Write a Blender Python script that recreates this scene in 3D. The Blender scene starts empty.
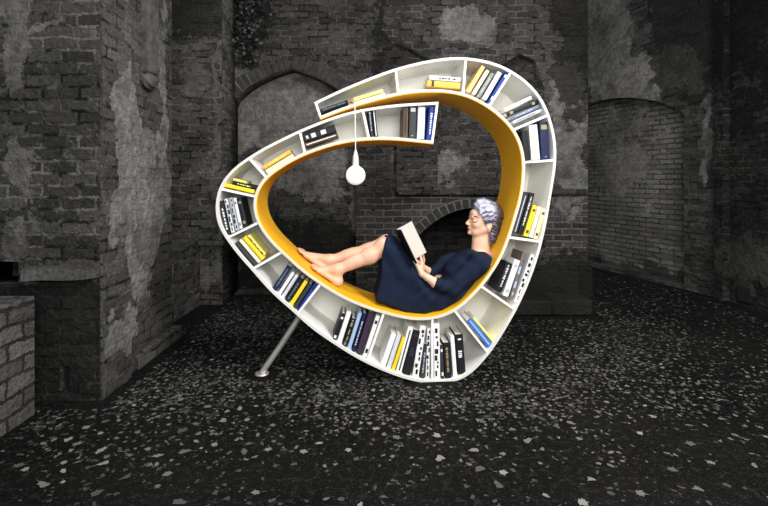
import bpy, bmesh, math, random
import numpy as np
from mathutils import Vector, Matrix

R = math.radians
random.seed(7)
SC = bpy.context.scene
COL = SC.collection

# ------------------------------------------------------------------ camera
FPX, HZ, CAMH = 470.0, 180.0, 1.22
cam = bpy.data.cameras.new('camera')
camo = bpy.data.objects.new('camera', cam)
COL.objects.link(camo)
camo.location = (0, 0, CAMH)
camo.rotation_euler = (R(90), 0, 0)
cam.sensor_width = 36
cam.lens = FPX / 768 * 36
cam.shift_y = -(253 - HZ) / 768
cam.clip_start = 0.05
SC.camera = camo

# ------------------------------------------------------------------ world + lights
w = bpy.data.worlds.new('sky')
SC.world = w
w.use_nodes = True
bg = w.node_tree.nodes['Background']
bg.inputs[0].default_value = (0.93, 0.96, 1.0, 1)
bg.inputs[1].default_value = 0.50


def area(name, loc, target, size, power, col=(1, 1, 1)):
    l = bpy.data.lights.new(name, 'AREA')
    l.shape = 'DISK'
    l.size = size
    l.energy = power
    l.color = col
    o = bpy.data.objects.new(name, l)
    COL.objects.link(o)
    o.location = loc
    o.rotation_euler = (Vector(target) - Vector(loc)).to_track_quat('-Z', 'Y').to_euler()
    return o


area('key_softbox', (2.3, 0.5, 3.2), (0.0, 3.0, 0.8), 1.2, 170, (1, 0.98, 0.95))
area('front_softbox', (0.3, -0.9, 2.0), (0.3, 2.9, 0.9), 1.5, 100, (1, 0.98, 0.95))
area('overhead_softbox', (0.6, 1.9, 4.3), (0.1, 3.0, 0.8), 1.0, 60, (1, 0.99, 0.97))

SC.view_settings.view_transform = 'Standard'
SC.view_settings.look = 'None'
SC.view_settings.exposure = 0.0
SC.view_settings.gamma = 1
SC.view_settings.use_curve_mapping = False

# ------------------------------------------------------------------ helpers: objects


def setp(o, label=None, cat=None, group=None, kind=None):
    if label: o['label'] = label
    if cat: o['category'] = cat
    if group: o['group'] = group
    if kind: o['kind'] = kind
    return o


def empty(name, loc, rot=(0, 0, 0), **k):
    o = bpy.data.objects.new(name, None)
    o.empty_display_size = 0.05
    COL.objects.link(o)
    o.location = loc
    o.rotation_euler = rot
    return setp(o, **k)


def obj(name, me, mat=None, parent=None, **k):
    if isinstance(me, bmesh.types.BMesh):
        bm = me
        me = bpy.data.meshes.new(name)
        bmesh.ops.recalc_face_normals(bm, faces=bm.faces)
        bm.to_mesh(me)
        bm.free()
    o = bpy.data.objects.new(name, me)
    COL.objects.link(o)
    if mat: me.materials.append(mat)
    if parent: o.parent = parent
    return setp(o, **k)


def smooth(o, ang=40):
    for p in o.data.polygons: p.use_smooth = True
    try:
        o.data.set_sharp_from_angle(angle=R(ang))
    except Exception:
        pass
    return o


def add_box(bm, x0, x1, y0, y1, z0, z1, bev=0.0, M=None):
    r = bmesh.ops.create_cube(bm, size=1)
    vs = r['verts']
    for v in vs:
        v.co = Vector(((x0 + x1) / 2 + v.co.x * (x1 - x0), (y0 + y1) / 2 + v.co.y * (y1 - y0), (z0 + z1) / 2 + v.co.z * (z1 - z0)))
    if M is not None:
        for v in vs: v.co = M @ v.co
    if bev:
        es = set(e for v in vs for e in v.link_edges)
        bmesh.ops.bevel(bm, geom=list(es), offset=bev, segments=2, affect='EDGES', profile=0.5)


def add_lathe(bm, prof, seg=24, M=None):
    rings = []
    for r, z in prof:
        ring = []
        for i in range(seg):
            a = 2 * math.pi * i / seg
            co = Vector((r * math.cos(a), r * math.sin(a), z))
            ring.append(bm.verts.new(M @ co if M is not None else co))
        rings.append(ring)
    for a, b in zip(rings[:-1], rings[1:]):
        for i in range(seg):
            bm.faces.new((a[i], a[(i + 1) % seg], b[(i + 1) % seg], b[i]))
    bm.faces.new(rings[0]); bm.faces.new(rings[-1])


def add_tube(bm, pts, rad, seg=10):
    pts = [Vector(p) for p in pts]
    if not isinstance(rad, (list, tuple)): rad = [rad] * len(pts)
    rings = []
    up = Vector((0, 1, 0.01))
    for i, p in enumerate(pts):
        t = (pts[min(i + 1, len(pts) - 1)] - pts[max(i - 1, 0)]).normalized()
        a = t.cross(up)
        if a.length < 1e-4: a = t.cross(Vector((1, 0, 0)))
        a.normalize()
        b = t.cross(a).normalized()
        rings.append([bm.verts.new(p + rad[i] * (math.cos(2 * math.pi * k / seg) * a + math.sin(2 * math.pi * k / seg) * b)) for k in range(seg)])
    for a, b in zip(rings[:-1], rings[1:]):
        for i in range(seg):
            bm.faces.new((a[i], a[(i + 1) % seg], b[(i + 1) % seg], b[i]))
    bm.faces.new(rings[0]); bm.faces.new(rings[-1])


# ------------------------------------------------------------------ helpers: materials


class NT:
    def __init__(s, name):
        s.m = bpy.data.materials.new(name)
        s.m.use_nodes = True
        s.t = s.m.node_tree
        s.b = s.t.nodes['Principled BSDF']

    def n(s, typ, **k):
        x = s.t.nodes.new(typ)
        for a, b in k.items(): setattr(x, a, b)
        return x

    def set(s, sock, v):
        if isinstance(v, bpy.types.NodeSocket):
            s.t.links.new(v, sock)
        elif v is not None:
            if isinstance(v, (tuple, list)) and len(v) == 3 and sock.type == 'RGBA': v = (*v, 1)
            sock.default_value = v

    def math(s, op, a, b=None, c=None, clamp=False):
        x = s.n('ShaderNodeMath', operation=op, use_clamp=clamp)
        s.set(x.inputs[0], a)
        if b is not None: s.set(x.inputs[1], b)
        if c is not None: s.set(x.inputs[2], c)
        return x.outputs[0]

    def vmath(s, op, a, b=None, scale=None):
        x = s.n('ShaderNodeVectorMath', operation=op)
        s.set(x.inputs[0], a)
        if b is not None: s.set(x.inputs[1], b)
        if scale is not None: s.set(x.inputs[3], scale)
        return x.outputs[1] if op == 'LENGTH' else x.outputs[0]

    def noise(s, vec, scale, detail=4, rough=0.55, col=False):
        x = s.n('ShaderNodeTexNoise')
        s.set(x.inputs['Vector'], vec)
        x.inputs['Scale'].default_value = scale
        x.inputs['Detail'].default_value = detail
        x.inputs['Roughness'].default_value = rough
        return x.outputs['Color'] if col else x.outputs['Fac']

    def rng(s, v, a, b, c=0.0, d=1.0):
        x = s.n('ShaderNodeMapRange')
        s.set(x.inputs[0], v)
        for i, q in enumerate((a, b, c, d)): x.inputs[i + 1].default_value = q
        return x.outputs[0]

    def mix(s, f, a, b, mode='MIX'):
        x = s.n('ShaderNodeMix', data_type='RGBA', blend_type=mode)
        s.set(x.inputs[0], f)
        s.set(x.inputs[6], a)
        s.set(x.inputs[7], b)
        return x.outputs[2]

    def bump(s, h, strength=0.5, dist=0.01):
        x = s.n('ShaderNodeBump')
        x.inputs['Strength'].default_value = strength
        x.inputs['Distance'].default_value = dist
        s.set(x.inputs['Height'], h)
        s.t.links.new(x.outputs[0], s.b.inputs['Normal'])

    def coord(s, which='Object'):
        return s.n('ShaderNodeTexCoord').outputs[which]


def simple(name, col, rough=0.5, metal=0.0, var=0.06, scale=30, emit=None, bump=0.0, spec=None):
    k = NT(name)
    co = k.coord()
    nz = k.noise(co, scale, 3)
    c = k.mix(k.rng(nz, 0.3, 0.7), tuple(x * (1 - var) for x in col), tuple(min(1, x * (1 + var)) for x in col))
    k.set(k.b.inputs['Base Color'], c)
    k.b.inputs['Roughness'].default_value = rough
    k.b.inputs['Metallic'].default_value = metal
    if spec is not None: k.b.inputs['Specular IOR Level'].default_value = spec
    if emit:
        k.b.inputs['Emission Color'].default_value = (*col, 1)
        k.b.inputs['Emission Strength'].default_value = emit
    if bump: k.bump(nz, bump, 0.003)
    return k.m


def g(v, warm=0.03):
    return (v * (1 + warm), v, v * (1 - warm * 1.6))


def brick_mat(name, c1=0.03, c2=0.05, mortar=0.075, plaster=0.11, pale=(), dark=(), bw=0.25, rh=0.082, mort=0.012, warp=0.02,
              base_pl=0.0, bstr=1.0, seed=0.0, clean=()):
    """pale / dark: (u, v, ru, rv, strength) patches in metres of the wall's own surface"""
    jd = c1 * 0.30
    c1 *= 1.10; c2 *= 1.35; mortar *= 1.30; plaster *= 1.25
    k = NT(name)
    uv = k.coord('UV')
    uvs = k.vmath('ADD', uv, (seed, seed * 1.7, seed))
    n1 = k.vmath('SUBTRACT', k.noise(uvs, 4.5, 3, col=True), (0.5, 0.5, 0.5))
    n2 = k.vmath('SUBTRACT', k.noise(uvs, 38, 3, 0.6, col=True), (0.5, 0.5, 0.5))
    wv = k.vmath('ADD', k.vmath('ADD', uvs, k.vmath('SCALE', n1, scale=warp * 1.9)), k.vmath('SCALE', n2, scale=warp * 1.1))
    bt = k.n('ShaderNodeTexBrick')
    k.set(bt.inputs['Vector'], wv)
    bt.inputs['Scale'].default_value = 1
    bt.inputs['Brick Width'].default_value = bw
    bt.inputs['Row Height'].default_value = rh
    bt.inputs['Mortar Size'].default_value = mort
    bt.inputs['Mortar Smooth'].default_value = 0.25
    bt.inputs['Bias'].default_value = -0.1
    bt.inputs['Color1'].default_value = (*g(c1), 1)
    bt.inputs['Color2'].default_value = (*g(c2), 1)
    bt.inputs['Mortar'].default_value = (*g(mortar), 1)
    fac = bt.outputs['Fac']
    # joints: mostly dark and washed out, pale mortar left in places, some smeared over the bricks
    sm = k.rng(k.noise(uvs, 6, 6, 0.72), 0.44, 0.58)
    brk = k.mix(k.rng(k.noise(uvs, 45, 4, 0.7), 0.35, 0.65), (0.7, 0.7, 0.7), (1.3, 1.3, 1.3))
    bcol = k.mix(1.0, bt.outputs['Color'], brk, 'MULTIPLY')
    joint = k.mix(sm, g(jd), g(mortar))
    col = k.mix(fac, bcol, joint)
    mix2 = k.rng(k.noise(uvs, 10, 7, 0.75), 0.56, 0.62)
    col = k.mix(k.math('MULTIPLY', mix2, 0.75), col, g(mortar * 0.9))
    # dark pits
    pit = k.rng(k.noise(uvs, 22, 4, 0.7), 0.36, 0.30)
    col = k.mix(k.math('MULTIPLY', pit, 0.8), col, g(jd))
    uvp = k.vmath('ADD', uv, k.vmath('SCALE', k.vmath('SUBTRACT', k.noise(uvs, 2.6, 5, 0.65, col=True), (0.5, 0.5, 0.5)), scale=0.55))
    rag = k.math('MULTIPLY', k.math('SUBTRACT', k.noise(uvs, 3.2, 8, 0.72), 0.5), 3.4)

    def patchmask(lst, base):
        acc = None
        for (u, v, ru, rv, s) in lst:
            d = k.vmath('LENGTH', k.vmath('DIVIDE', k.vmath('SUBTRACT', uvp, (u, v, 0)), (ru, rv, 1)))
            q = k.math('MULTIPLY', k.math('SUBTRACT', 1.15, d), s)
            acc = q if acc is None else k.math('MAXIMUM', acc, q)
        b = base - 1.0
        acc = k.math('MAXIMUM', acc, b) if acc is not None else b
        return k.rng(k.math('ADD', acc, rag), 0.0, 0.14)

    if clean:     # zones repointed with pale, intact joints
        cm = patchmask(clean, -3)
        col = k.mix(cm, col, k.mix(k.rng(fac, 0.2, 0.6), bcol, g(mortar * 1.15)))
    pm = patchmask(pale, base_pl)
    pln = k.noise(uvs, 16, 6, 0.7)
    plc = k.mix(k.rng(pln, 0.38, 0.64), g(plaster * 0.62), g(plaster * 1.25))
    fine = k.noise(uvs, 60, 5, 0.75)
    # bricks ghosting through the plaster
    plc = k.mix(k.math('MULTIPLY', k.rng(k.noise(uvs, 5, 4), 0.52, 0.64), 0.6), plc, col)
    col = k.mix(k.math('MULTIPLY', pm, 0.92), col, plc)
    if dark:
        dm = patchmask(dark, -3)
        col = k.mix(k.math('MULTIPLY', dm, 0.8), col, g(jd))
    big = k.rng(k.noise(uvs, 1.1, 3), 0.3, 0.7, 0.55, 1.35)
    col = k.mix(k.math('MULTIPLY', k.rng(fine, 0.56, 0.68), 0.28), col, g(plaster * 1.1))
    col = k.mix(k.math('MULTIPLY', k.rng(fine, 0.45, 0.34), 0.6), col, g(c1 * 0.4))
    hsv = k.n('ShaderNodeHueSaturation')
    k.set(hsv.inputs['Color'], col)
    k.set(hsv.inputs['Value'], big)
    k.set(k.b.inputs['Base Color'], hsv.outputs[0])
    k.b.inputs['Roughness'].default_value = 0.9
    k.b.inputs['Specular IOR Level'].default_value = 0.15
    h = k.math('MULTIPLY', k.math('SUBTRACT', 1.0, fac), k.math('SUBTRACT', 1.0, k.math('MULTIPLY', pm, 0.7)))
    h = k.math('ADD', h, k.math('MULTIPLY', k.noise(uvs, 26, 5, 0.7), 1.8))
    h = k.math('ADD', h, k.math('MULTIPLY', pm, 0.5))
    k.bump(h, bstr, 0.018)
    return k.m


# ------------------------------------------------------------------ pixel -> wall helpers


def wy(px, py, Y):
    """point of the plane y=Y seen at a photo pixel -> (x, z)"""
    return ((px - 384) / FPX * Y, CAMH + (HZ - py) / FPX * Y)


def uvbox(me):
    while me.uv_layers: me.uv_layers.remove(me.uv_layers[0])
    uvl = me.uv_layers.new(name='UVMap')
    for p in me.polygons:
        n = p.normal
        for li in p.loop_indices:
            c = me.vertices[me.loops[li].vertex_index].co
            if abs(n.z) > 0.75: uv = (c.x, c.y)
            elif abs(n.x) > abs(n.y): uv = (c.y + 0.06, c.z)
            else: uv = (c.x, c.z)
            uvl.data[li].uv = uv


def wall_poly(name, outline, holes, thick, mat, M, **k):
    """outline/holes: lists of (x, z) on the wall's face, local; the wall extends to +y local by thick"""
    cu = bpy.data.curves.new(name, 'CURVE')
    cu.dimensions = '2D'
    cu.fill_mode = 'BOTH'
    cu.extrude = thick / 2
    for pts in [outline] + list(holes):
        sp = cu.splines.new('POLY')
        sp.points.add(len(pts) - 1)
        for q, (x, z) in zip(sp.points, pts): q.co = (x, z, 0, 1)
        sp.use_cyclic_u = True
    t = bpy.data.objects.new('tmp', cu)
    COL.objects.link(t)
    dg = bpy.context.evaluated_depsgraph_get()
    me = bpy.data.meshes.new_from_object(t.evaluated_get(dg))
    bpy.data.objects.remove(t)
    bm = bmesh.new()
    bm.from_mesh(me)
    for v in bm.verts: v.co = Vector((v.co.x, thick / 2 - v.co.z, v.co.y))
    bmesh.ops.remove_doubles(bm, verts=bm.verts, dist=1e-5)
    bmesh.ops.recalc_face_normals(bm, faces=bm.faces)
    me2 = bpy.data.meshes.new(name)
    bm.to_mesh(me2)
    bm.free()
    me2.materials.clear()
    uvbox(me2)
    o = obj(name, me2, mat, **k)
    o.matrix_world = M
    return o


def box_wall(name, x0, x1, y0, y1, z0, z1, mat, M=None, bev=0.0, **k):
    bm = bmesh.new()
    add_box(bm, x0, x1, y0, y1, z0, z1, bev)
    o = obj(name, bm, mat, **k)
    uvbox(o.data)
    if M is not None: o.matrix_world = M
    return o


# ------------------------------------------------------------------ floor
def floor_mat():
    k = NT('dark damp earth')
    co = k.coord()
    a = k.noise(co, 1.3, 5, 0.6)
    b = k.noise(co, 30, 6, 0.75)
    c = k.noise(co, 110, 3, 0.6)
    col = k.mix(k.rng(a, 0.35, 0.65), g(0.0025), g(0.0065))
    col = k.mix(k.math('MULTIPLY', k.rng(b, 0.52, 0.62), 0.8), col, g(0.020))
    col = k.mix(k.math('MULTIPLY', k.rng(c, 0.62, 0.68), 0.7), col, g(0.075))
    k.set(k.b.inputs['Base Color'], col)
    k.b.inputs['Specular IOR Level'].default_value = 0.08
    k.set(k.b.inputs['Roughness'], k.rng(a, 0.3, 0.7, 0.65, 0.95))
    k.bump(k.math('ADD', b, k.math('MULTIPLY', c, 0.6)), 0.6, 0.02)
    return k.m


bm = bmesh.new()
bmesh.ops.create_grid(bm, x_segments=40, y_segments=40, size=7)
for v in bm.verts: v.co.y += 3.5
obj('floor', bm, floor_mat(), kind='structure')

WALLTOP = 4.6
I4 = Matrix.Identity(4)

# ------------------------------------------------------------------ left pier (front face y=2.6, side face x=-1.57)
pier_front_m = brick_mat('pier brick', c1=0.022, c2=0.050, mortar=0.095, plaster=0.10, bw=0.195, rh=0.068, mort=0.009, warp=0.022,
                         pale=[(-2.06, 2.1, 0.07, 0.35, 1.0), (-2.04, 1.3, 0.07, 0.2, 1.2), (-2.05, 0.85, 0.10, 0.10, 1.0), (-1.9, 2.05, .14, .03, 1.0)],
                         dark=[(-1.82, 0.36, 0.75, 0.30, 1.0)], seed=1.3)
pier_side_m = brick_mat('pier side render', c1=0.045, c2=0.08, mortar=0.10, plaster=0.19, bw=0.2, rh=0.068, mort=0.009, warp=0.02,
                        pale=[(2.95, 1.35, 0.16, 0.62, 3.0), (3.15, 1.05, 0.30, 0.5, 3.0), (3.5, 1.9, 0.07, 0.9, 0.8), (2.9, 0.3, 0.2, 0.15, 0.8)],
                        base_pl=0.15, seed=0.0)
bm = bmesh.new()
slotx0, slotz0 = wy(60, 391, 2.6)
slotx1, slotz1 = wy(70, 366, 2.6)
nx0, nz0 = wy(-30, 287, 2.6)
nx1, nz1 = wy(18, 262, 2.6)
wall_poly('wall_left', [(-3.6, 0), (-1.57, 0), (-1.57, WALLTOP), (-3.6, WALLTOP)],
          [[(slotx0, slotz0), (slotx1, slotz0), (slotx1, slotz1), (slotx0, slotz1)],
           [(nx0, nz0), (nx1, nz0), (nx1 + .005, nz1), (nx0, nz1 + .01)]], 0.30, pier_front_m,
          Matrix.Translation((0, 2.6, 0)), kind='structure')
# side face of the pier, an upright wall running away from us
MS = Matrix.Translation((-1.57, 2.9, 0)) @ Matrix.Rotation(R(-88) , 4, 'Z')
# local x runs towards the camera; uv handled through a plain box instead
bm = bmesh.new()
add_box(bm, -3.2, -1.575, 2.9, 3.6, 0, WALLTOP)
for v in bm.verts:
    if v.co.x > -2: v.co.x -= (v.co.y - 2.6) * 0.05
o = obj('wall_left_side', bm, pier_side_m, kind='structure'); uvbox(o.data)
o = box_wall('trim_1', -1.66, -1.558, 2.602, 2.9, 0, WALLTOP, pier_side_m, kind='structure')
# plinth of the pier along its side
o = box_wall('trim_2', -1.72, -1.565, 3.0, 3.64, 0, 0.10, pier_side_m, bev=0.012, kind='structure')
# projecting stone ledge on the pier
ledge_m = brick_mat('ledge stone', c1=0.06, c2=0.08, mortar=0.08, plaster=0.11, bw=3, rh=3, base_pl=0.8, seed=4)
x0, z0 = wy(20, 282, 2.53); x1, z1 = wy(92, 268, 2.53)
bm = bmesh.new()
nseg = 9
prof = []
for i in range(nseg + 1):
    t = i / nseg
    x = x0 + (x1 - x0) * t
    j = random.uniform(-.004, .004)
    prof.append((x, z0 + .004 * math.sin(t * 7) + 0.012 * t, z1 + 0.006 + j - 0.02 * abs(t - .3), 2.53 + 0.03 * t + j))
rings = []
for x, za, zb, yf in prof:
    rings.append([bm.verts.new((x, yf, za)), bm.verts.new((x, yf + 0.01, zb - .01)), bm.verts.new((x, yf + .03, zb)), bm.verts.new((x, 2.62, zb)), bm.verts.new((x, 2.62, za))])
for a, b in zip(rings[:-1], rings[1:]):
    for i in range(5): bm.faces.new((a[i], a[(i + 1) % 5], b[(i + 1) % 5], b[i]))
bm.faces.new(rings[0]); bm.faces.new(rings[-1])
o = obj('trim_3', bm, ledge_m, kind='structure'); uvbox(o.data)

# stone shaft on a round corbel, on the pier's side face
stone_m = simple('weathered stone', g(0.055), 0.9, var=0.5, scale=18, bump=0.6)
bm = bmesh.new()
add_box(bm, -1.64, -1.545, 3.10, 3.24, 1.93, WALLTOP, 0.02)
obj('trim_4', bm, stone_m, kind='structure')
bm = bmesh.new()
bmesh.ops.create_icosphere(bm, subdivisions=3, radius=0.075)
for v in bm.verts:
    n = v.co.normalized()
    v.co = Vector((-1.575 + v.co.x * 0.75, 3.15 + v.co.y * 1.1, 1.89 + v.co.z * (0.85 if v.co.z < 0 else 0.6))) + n * 0.006 * math.sin(n.x * 9 + n.z * 7)
smooth(obj('trim_5', bm, stone_m, kind='structure'), 60)

# low brick wall at the left edge
low_m = brick_mat('pale block wall', c1=0.075, c2=0.11, mortar=0.03, plaster=0.15, bw=0.21, rh=0.085, mort=0.009, warp=0.03, base_pl=0.2, seed=2.2)
hole_m = simple('hole shade black', g(0.003), 1.0)  # near-black colour standing in for the shade inside wall openings
box_wall('trim_21', slotx0 - .002, slotx1 + .002, 2.64, 2.88, slotz0 - .002, slotz1 + .002, hole_m, kind='structure')  # black box set in the slot to paint its inner shade
bm = bmesh.new()
add_box(bm, -3.4, -1.81, 0.9, 2.44, 0, 0.62, 0.008)
o = obj('low_brick_wall', bm, low_m, label='low pale brick wall stub at the left edge in front of the tall pier', cat='wall')
uvbox(o.data)

# ------------------------------------------------------------------ second pier, buttress
p2_m = brick_mat('far pier brick', c1=0.040, c2=0.075, mortar=0.13, plaster=0.11, bw=0.2, rh=0.066, mort=0.009, warp=0.018,
                 pale=[(-1.6, 1.5, 0.03, 2.0, 1.0), (-1.75, .3, .2, .10, .7), (-1.78, 2.25, .15, .12, .6)],
                 dark=[(-1.9, 2.95, 0.4, 0.35, 1.1)], seed=3.7)
sx0, sz0 = wy(193, 300, 4.6); sx1, sz1 = wy(199, 286, 4.6)
wall_poly('wall_left_far', [(-3.6, 0), (-1.585, 0), (-1.585, WALLTOP), (-3.6, WALLTOP)],
          [[(sx0, sz0), (sx1, sz0), (sx1, sz1), (sx0, sz1)]], 0.5, p2_m, Matrix.Translation((0, 4.6, 0)), kind='structure')
box_wall('trim_6', -2.2, -1.56, 4.55, 4.62, 0.58, 0.63, p2_m, bev=0.01, kind='structure')
bm = bmesh.new()
add_box(bm, -2.3, -1.80, 4.02, 4.6, 0, 0.56)
for v in bm.verts:
    if v.co.z > .3 and v.co.y > 4.3: v.co.z += 0.09
o = obj('trim_7', bm, low_m if False else p2_m, kind='structure'); uvbox(o.data)

# ------------------------------------------------------------------ back wall with arched recesses
YB = 5.0


def arch_pts(xl, xr, zs, za, pointed=0.0, n=14):
    """open arch from left spring to right spring; pointed>0 gives a pointed head"""
    out = []
    xc = (xl + xr) / 2
    h = (xr - xl) / 2
    for i in range(n + 1):
        t = -1 + 2 * i / n
        if pointed:
            z = zs + (za - zs) * (1 - abs(t)) ** 0.5 * (1 - pointed * (1 - abs(t)) * 0) * 1.0
            z = zs + (za - zs) * (0.65 * math.sqrt(max(0, 1 - t * t)) + 0.35 * (1 - abs(t)))
        else:
            z = zs + (za - zs) * (1 - t * t)
        out.append((xc + t * h, z))
    return out


lx0, lzs = wy(226, 116, YB)
lx1, _ = wy(356, 116, YB)
_, lza = wy(293, 68, YB)
archL = arch_pts(lx0, lx1, lzs, lza, pointed=1)
holeL = [(lx0, 0.02)] + archL + [(lx1, 0.02)]
# low arched niche behind the reader
c0x, c0z = wy(416, 238, YB)
c1x, _ = wy(530, 238, YB)
_, cza = wy(472, 208, YB)
archC = arch_pts(c0x, c1x, c0z, cza)
holeC = [(c0x, 0.02)] + archC + [(c1x, 0.02)]
# shallow blind arch high in the centre
u0x, u0z = wy(381, 62, YB)
u1x, _ = wy(560, 62, YB)
_, uza = wy(470, 95, YB)
holeU = [wy(384, 88, YB), wy(383, 62, YB), wy(384, 46, YB), wy(396, 42, YB), wy(410, 47, YB), wy(425, 56, YB), wy(445, 68, YB), wy(470, 74, YB), wy(500, 66, YB), wy(520, 54, YB),
         wy(535, 60, YB), wy(545, 90, YB)]
back_m = brick_mat('back wall brick', c1=0.028, c2=0.055, mortar=0.095, plaster=0.15, bw=0.20, rh=0.066, mort=0.008, warp=0.018,
                   pale=[(wy(468, 35, YB)[0], wy(468, 27, YB)[1], 0.27, 0.17, 3.5), (wy(568, 120, YB)[0], 1.75, 0.17, 0.8, 1.5),
                         (wy(425, 168, YB)[0], wy(425, 168, YB)[1], 0.33, 0.20, 0.9), (wy(240, 95, YB)[0], wy(240, 95, YB)[1], 0.22, 0.3, 1.0),
                         (wy(410, 66, YB)[0], wy(410, 70, YB)[1], 0.3, 0.1, 0.7)],
                   dark=[(wy(575, 40, YB)[0], 2.8, 0.22, 0.8, 1.3), (wy(245, 25, YB)[0], 2.9, 0.3, 0.35, 1.2), (wy(560, 300, YB)[0], 0.1, 0.5, 0.3, 1.0),
                         (wy(380, 60, YB)[0], 2.6, 0.06, 0.6, 1.0)],
                   clean=[(wy(425, 235, YB)[0], wy(425, 245, YB)[1], 0.80, 0.52, 2.5), (wy(570, 225, YB)[0], wy(570, 225, YB)[1], 0.3, 0.3, 2.0)], seed=5.1)
xr_end = wy(588, 180, YB)[0]
wall_poly('wall_back', [(-2.6, 0), (xr_end, 0), (xr_end, WALLTOP), (-2.6, WALLTOP)], [holeL, holeC, holeU], 0.35, back_m,
          Matrix.Translation((0, YB, 0)), kind='structure')
infill_m = brick_mat('rendered infill', c1=0.035, c2=0.06, mortar=0.085, plaster=0.16, bw=.2, rh=.066, mort=.009, warp=0.025,
                     pale=[(-1.05, 1.95, 0.75, 0.45, 1.8), (-0.7, 1.3, 0.35, 0.4, 0.5), (-0.33, 1.1, 0.05, 0.8, 1.2)], base_pl=0.75,
                     dark=[(-0.9, 0.3, 1.2, 0.5, 0.8)], seed=7.7)
box_wall('wall_recess', lx0 - .3, lx1 + .02, YB + 0.22, YB + 0.36, 0, 2.9, infill_m, kind='structure')
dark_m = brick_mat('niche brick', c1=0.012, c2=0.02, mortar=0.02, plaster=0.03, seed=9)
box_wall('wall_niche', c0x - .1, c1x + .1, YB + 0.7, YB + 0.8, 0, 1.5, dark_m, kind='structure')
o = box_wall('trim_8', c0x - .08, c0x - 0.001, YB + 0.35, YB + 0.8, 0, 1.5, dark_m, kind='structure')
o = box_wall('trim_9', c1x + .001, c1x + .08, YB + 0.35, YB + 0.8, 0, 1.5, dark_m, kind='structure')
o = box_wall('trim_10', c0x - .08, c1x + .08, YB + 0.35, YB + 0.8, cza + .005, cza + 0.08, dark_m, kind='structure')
uprec_m = brick_mat('upper recess brick', c1=0.022, c2=0.045, mortar=0.06, plaster=0.08, base_pl=0.4, seed=11)
box_wall('wall_upper_recess', u0x - .1, u1x + .1, YB + 0.08, YB + 0.34, wy(0, 100, YB)[1], 3.0, uprec_m, kind='structure')


def voussoirs(name, arch, depth, wid, y, mat, gap=0.008, proud=0.006, step=0.062, lift=0.004):
    pts = [Vector((a, 0, b)) for a, b in arch]
    # resample
    L = [0]
    for a, b in zip(pts[:-1], pts[1:]): L.append(L[-1] + (b - a).length)
    n = int(L[-1] / step)
    bm = bmesh.new()
    for i in range(n):
        s = (i + 0.5) / n * L[-1]
        j = max(q for q in range(len(L) - 1) if L[q] <= s)
        f = (s - L[j]) / (L[j + 1] - L[j])
        p = pts[j].lerp(pts[j + 1], f)
        t = (pts[j + 1] - pts[j]).normalized()
        nr = Vector((-t.z, 0, t.x))
        if nr.z < 0: nr = -nr
        hw = (L[-1] / n - gap) / 2
        M = Matrix((( t.x, 0, nr.x, p.x), (0, 1, 0, y), (t.z, 0, nr.z, p.z), (0, 0, 0, 1)))
        dd = depth * random.uniform(0.88, 1.04)
        add_box(bm, -hw, hw, -proud * random.uniform(.4, 1.4), wid, lift, lift + dd, 0.004, M)
    o = obj(name, bm, mat, kind='structure')
    uvbox(o.data)
    return o


vb_m = simple('arch brick', g(0.03), 0.92, var=0.5, scale=9, bump=0.8)
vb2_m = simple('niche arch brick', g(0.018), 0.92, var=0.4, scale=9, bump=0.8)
mortar_m = simple('arch mortar', g(0.085), 0.95, var=0.3, scale=30, bump=0.6)
voussoirs('trim_11', archL, 0.14, 0.1, YB, vb_m)
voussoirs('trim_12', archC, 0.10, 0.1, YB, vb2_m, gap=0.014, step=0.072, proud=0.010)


def archband(name, arch, depth, y, mat, proud):
    bm = bmesh.new()
    rows = []
    for i, (x, z) in enumerate(arch):
        a = Vector((*arch[max(i - 1, 0)],)); b = Vector((*arch[min(i + 1, len(arch) - 1)],))
        t = (b - a).normalized(); nr = Vector((-t.y, t.x))
        if nr.y < 0: nr = -nr
        q = (x + nr.x * depth, z + nr.y * depth)
        rows.append([bm.verts.new((x, y - proud, z)), bm.verts.new((q[0], y - proud, q[1])), bm.verts.new((q[0], y + .03, q[1])), bm.verts.new((x, y + .03, z))])
    for a, b in zip(rows[:-1], rows[1:]):
        for i in range(4): bm.faces.new((a[i], a[(i + 1) % 4], b[(i + 1) % 4], b[i]))
    bm.faces.new(rows[0]); bm.faces.new(rows[-1])
    return obj(name, bm, mat, kind='structure')


archband('trim_13', archC, 0.107, YB, mortar_m, 0.004)
# pilaster remnants behind the shelf opening
bm = bmesh.new()
xa, za = wy(436, 190, 4.93); xb, zb = wy(396, 112, 4.93)
add_box(bm, wy(396, 0, 4.93)[0], wy(438, 0, 4.93)[0], 4.93, 5.02, wy(0, 192, 4.93)[1], wy(0, 110, 4.93)[1], 0.012)
pil_m = brick_mat('pilaster render', c1=0.03, c2=0.05, mortar=0.08, plaster=0.11, bw=.2, rh=.066, base_pl=0.7, seed=13)
o = obj('trim_14', bm, pil_m, kind='structure'); uvbox(o.data)
bm = bmesh.new()
add_box(bm, wy(398, 0, 4.9)[0], wy(590, 0, 4.9)[0], 4.94, 5.02, wy(0, 195, 4.9)[1], wy(0, 189, 4.9)[1], 0.01)
o = obj('trim_15', bm, pil_m, kind='structure'); uvbox(o.data)

# ------------------------------------------------------------------ right, oblique wall with a segmental blind arch
A = Vector((2.83, 6.9)); Bp = Vector((3.47, 4.85))
dirv = (Bp - A).normalized()
ang = math.atan2(dirv.y, dirv.x)
MO = Matrix.Translation((A.x, A.y, 0)) @ Matrix.Rotation(ang, 4, 'Z')


def on_oblique(px, py):
    k = (px - 384) / FPX          # x = k*y ; A + s*dirv
    s = (k * A.y - A.x) / (dirv.x - k * dirv.y)
    Y = A.y + s * dirv.y
    return s, CAMH + (HZ - py) / FPX * Y


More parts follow.
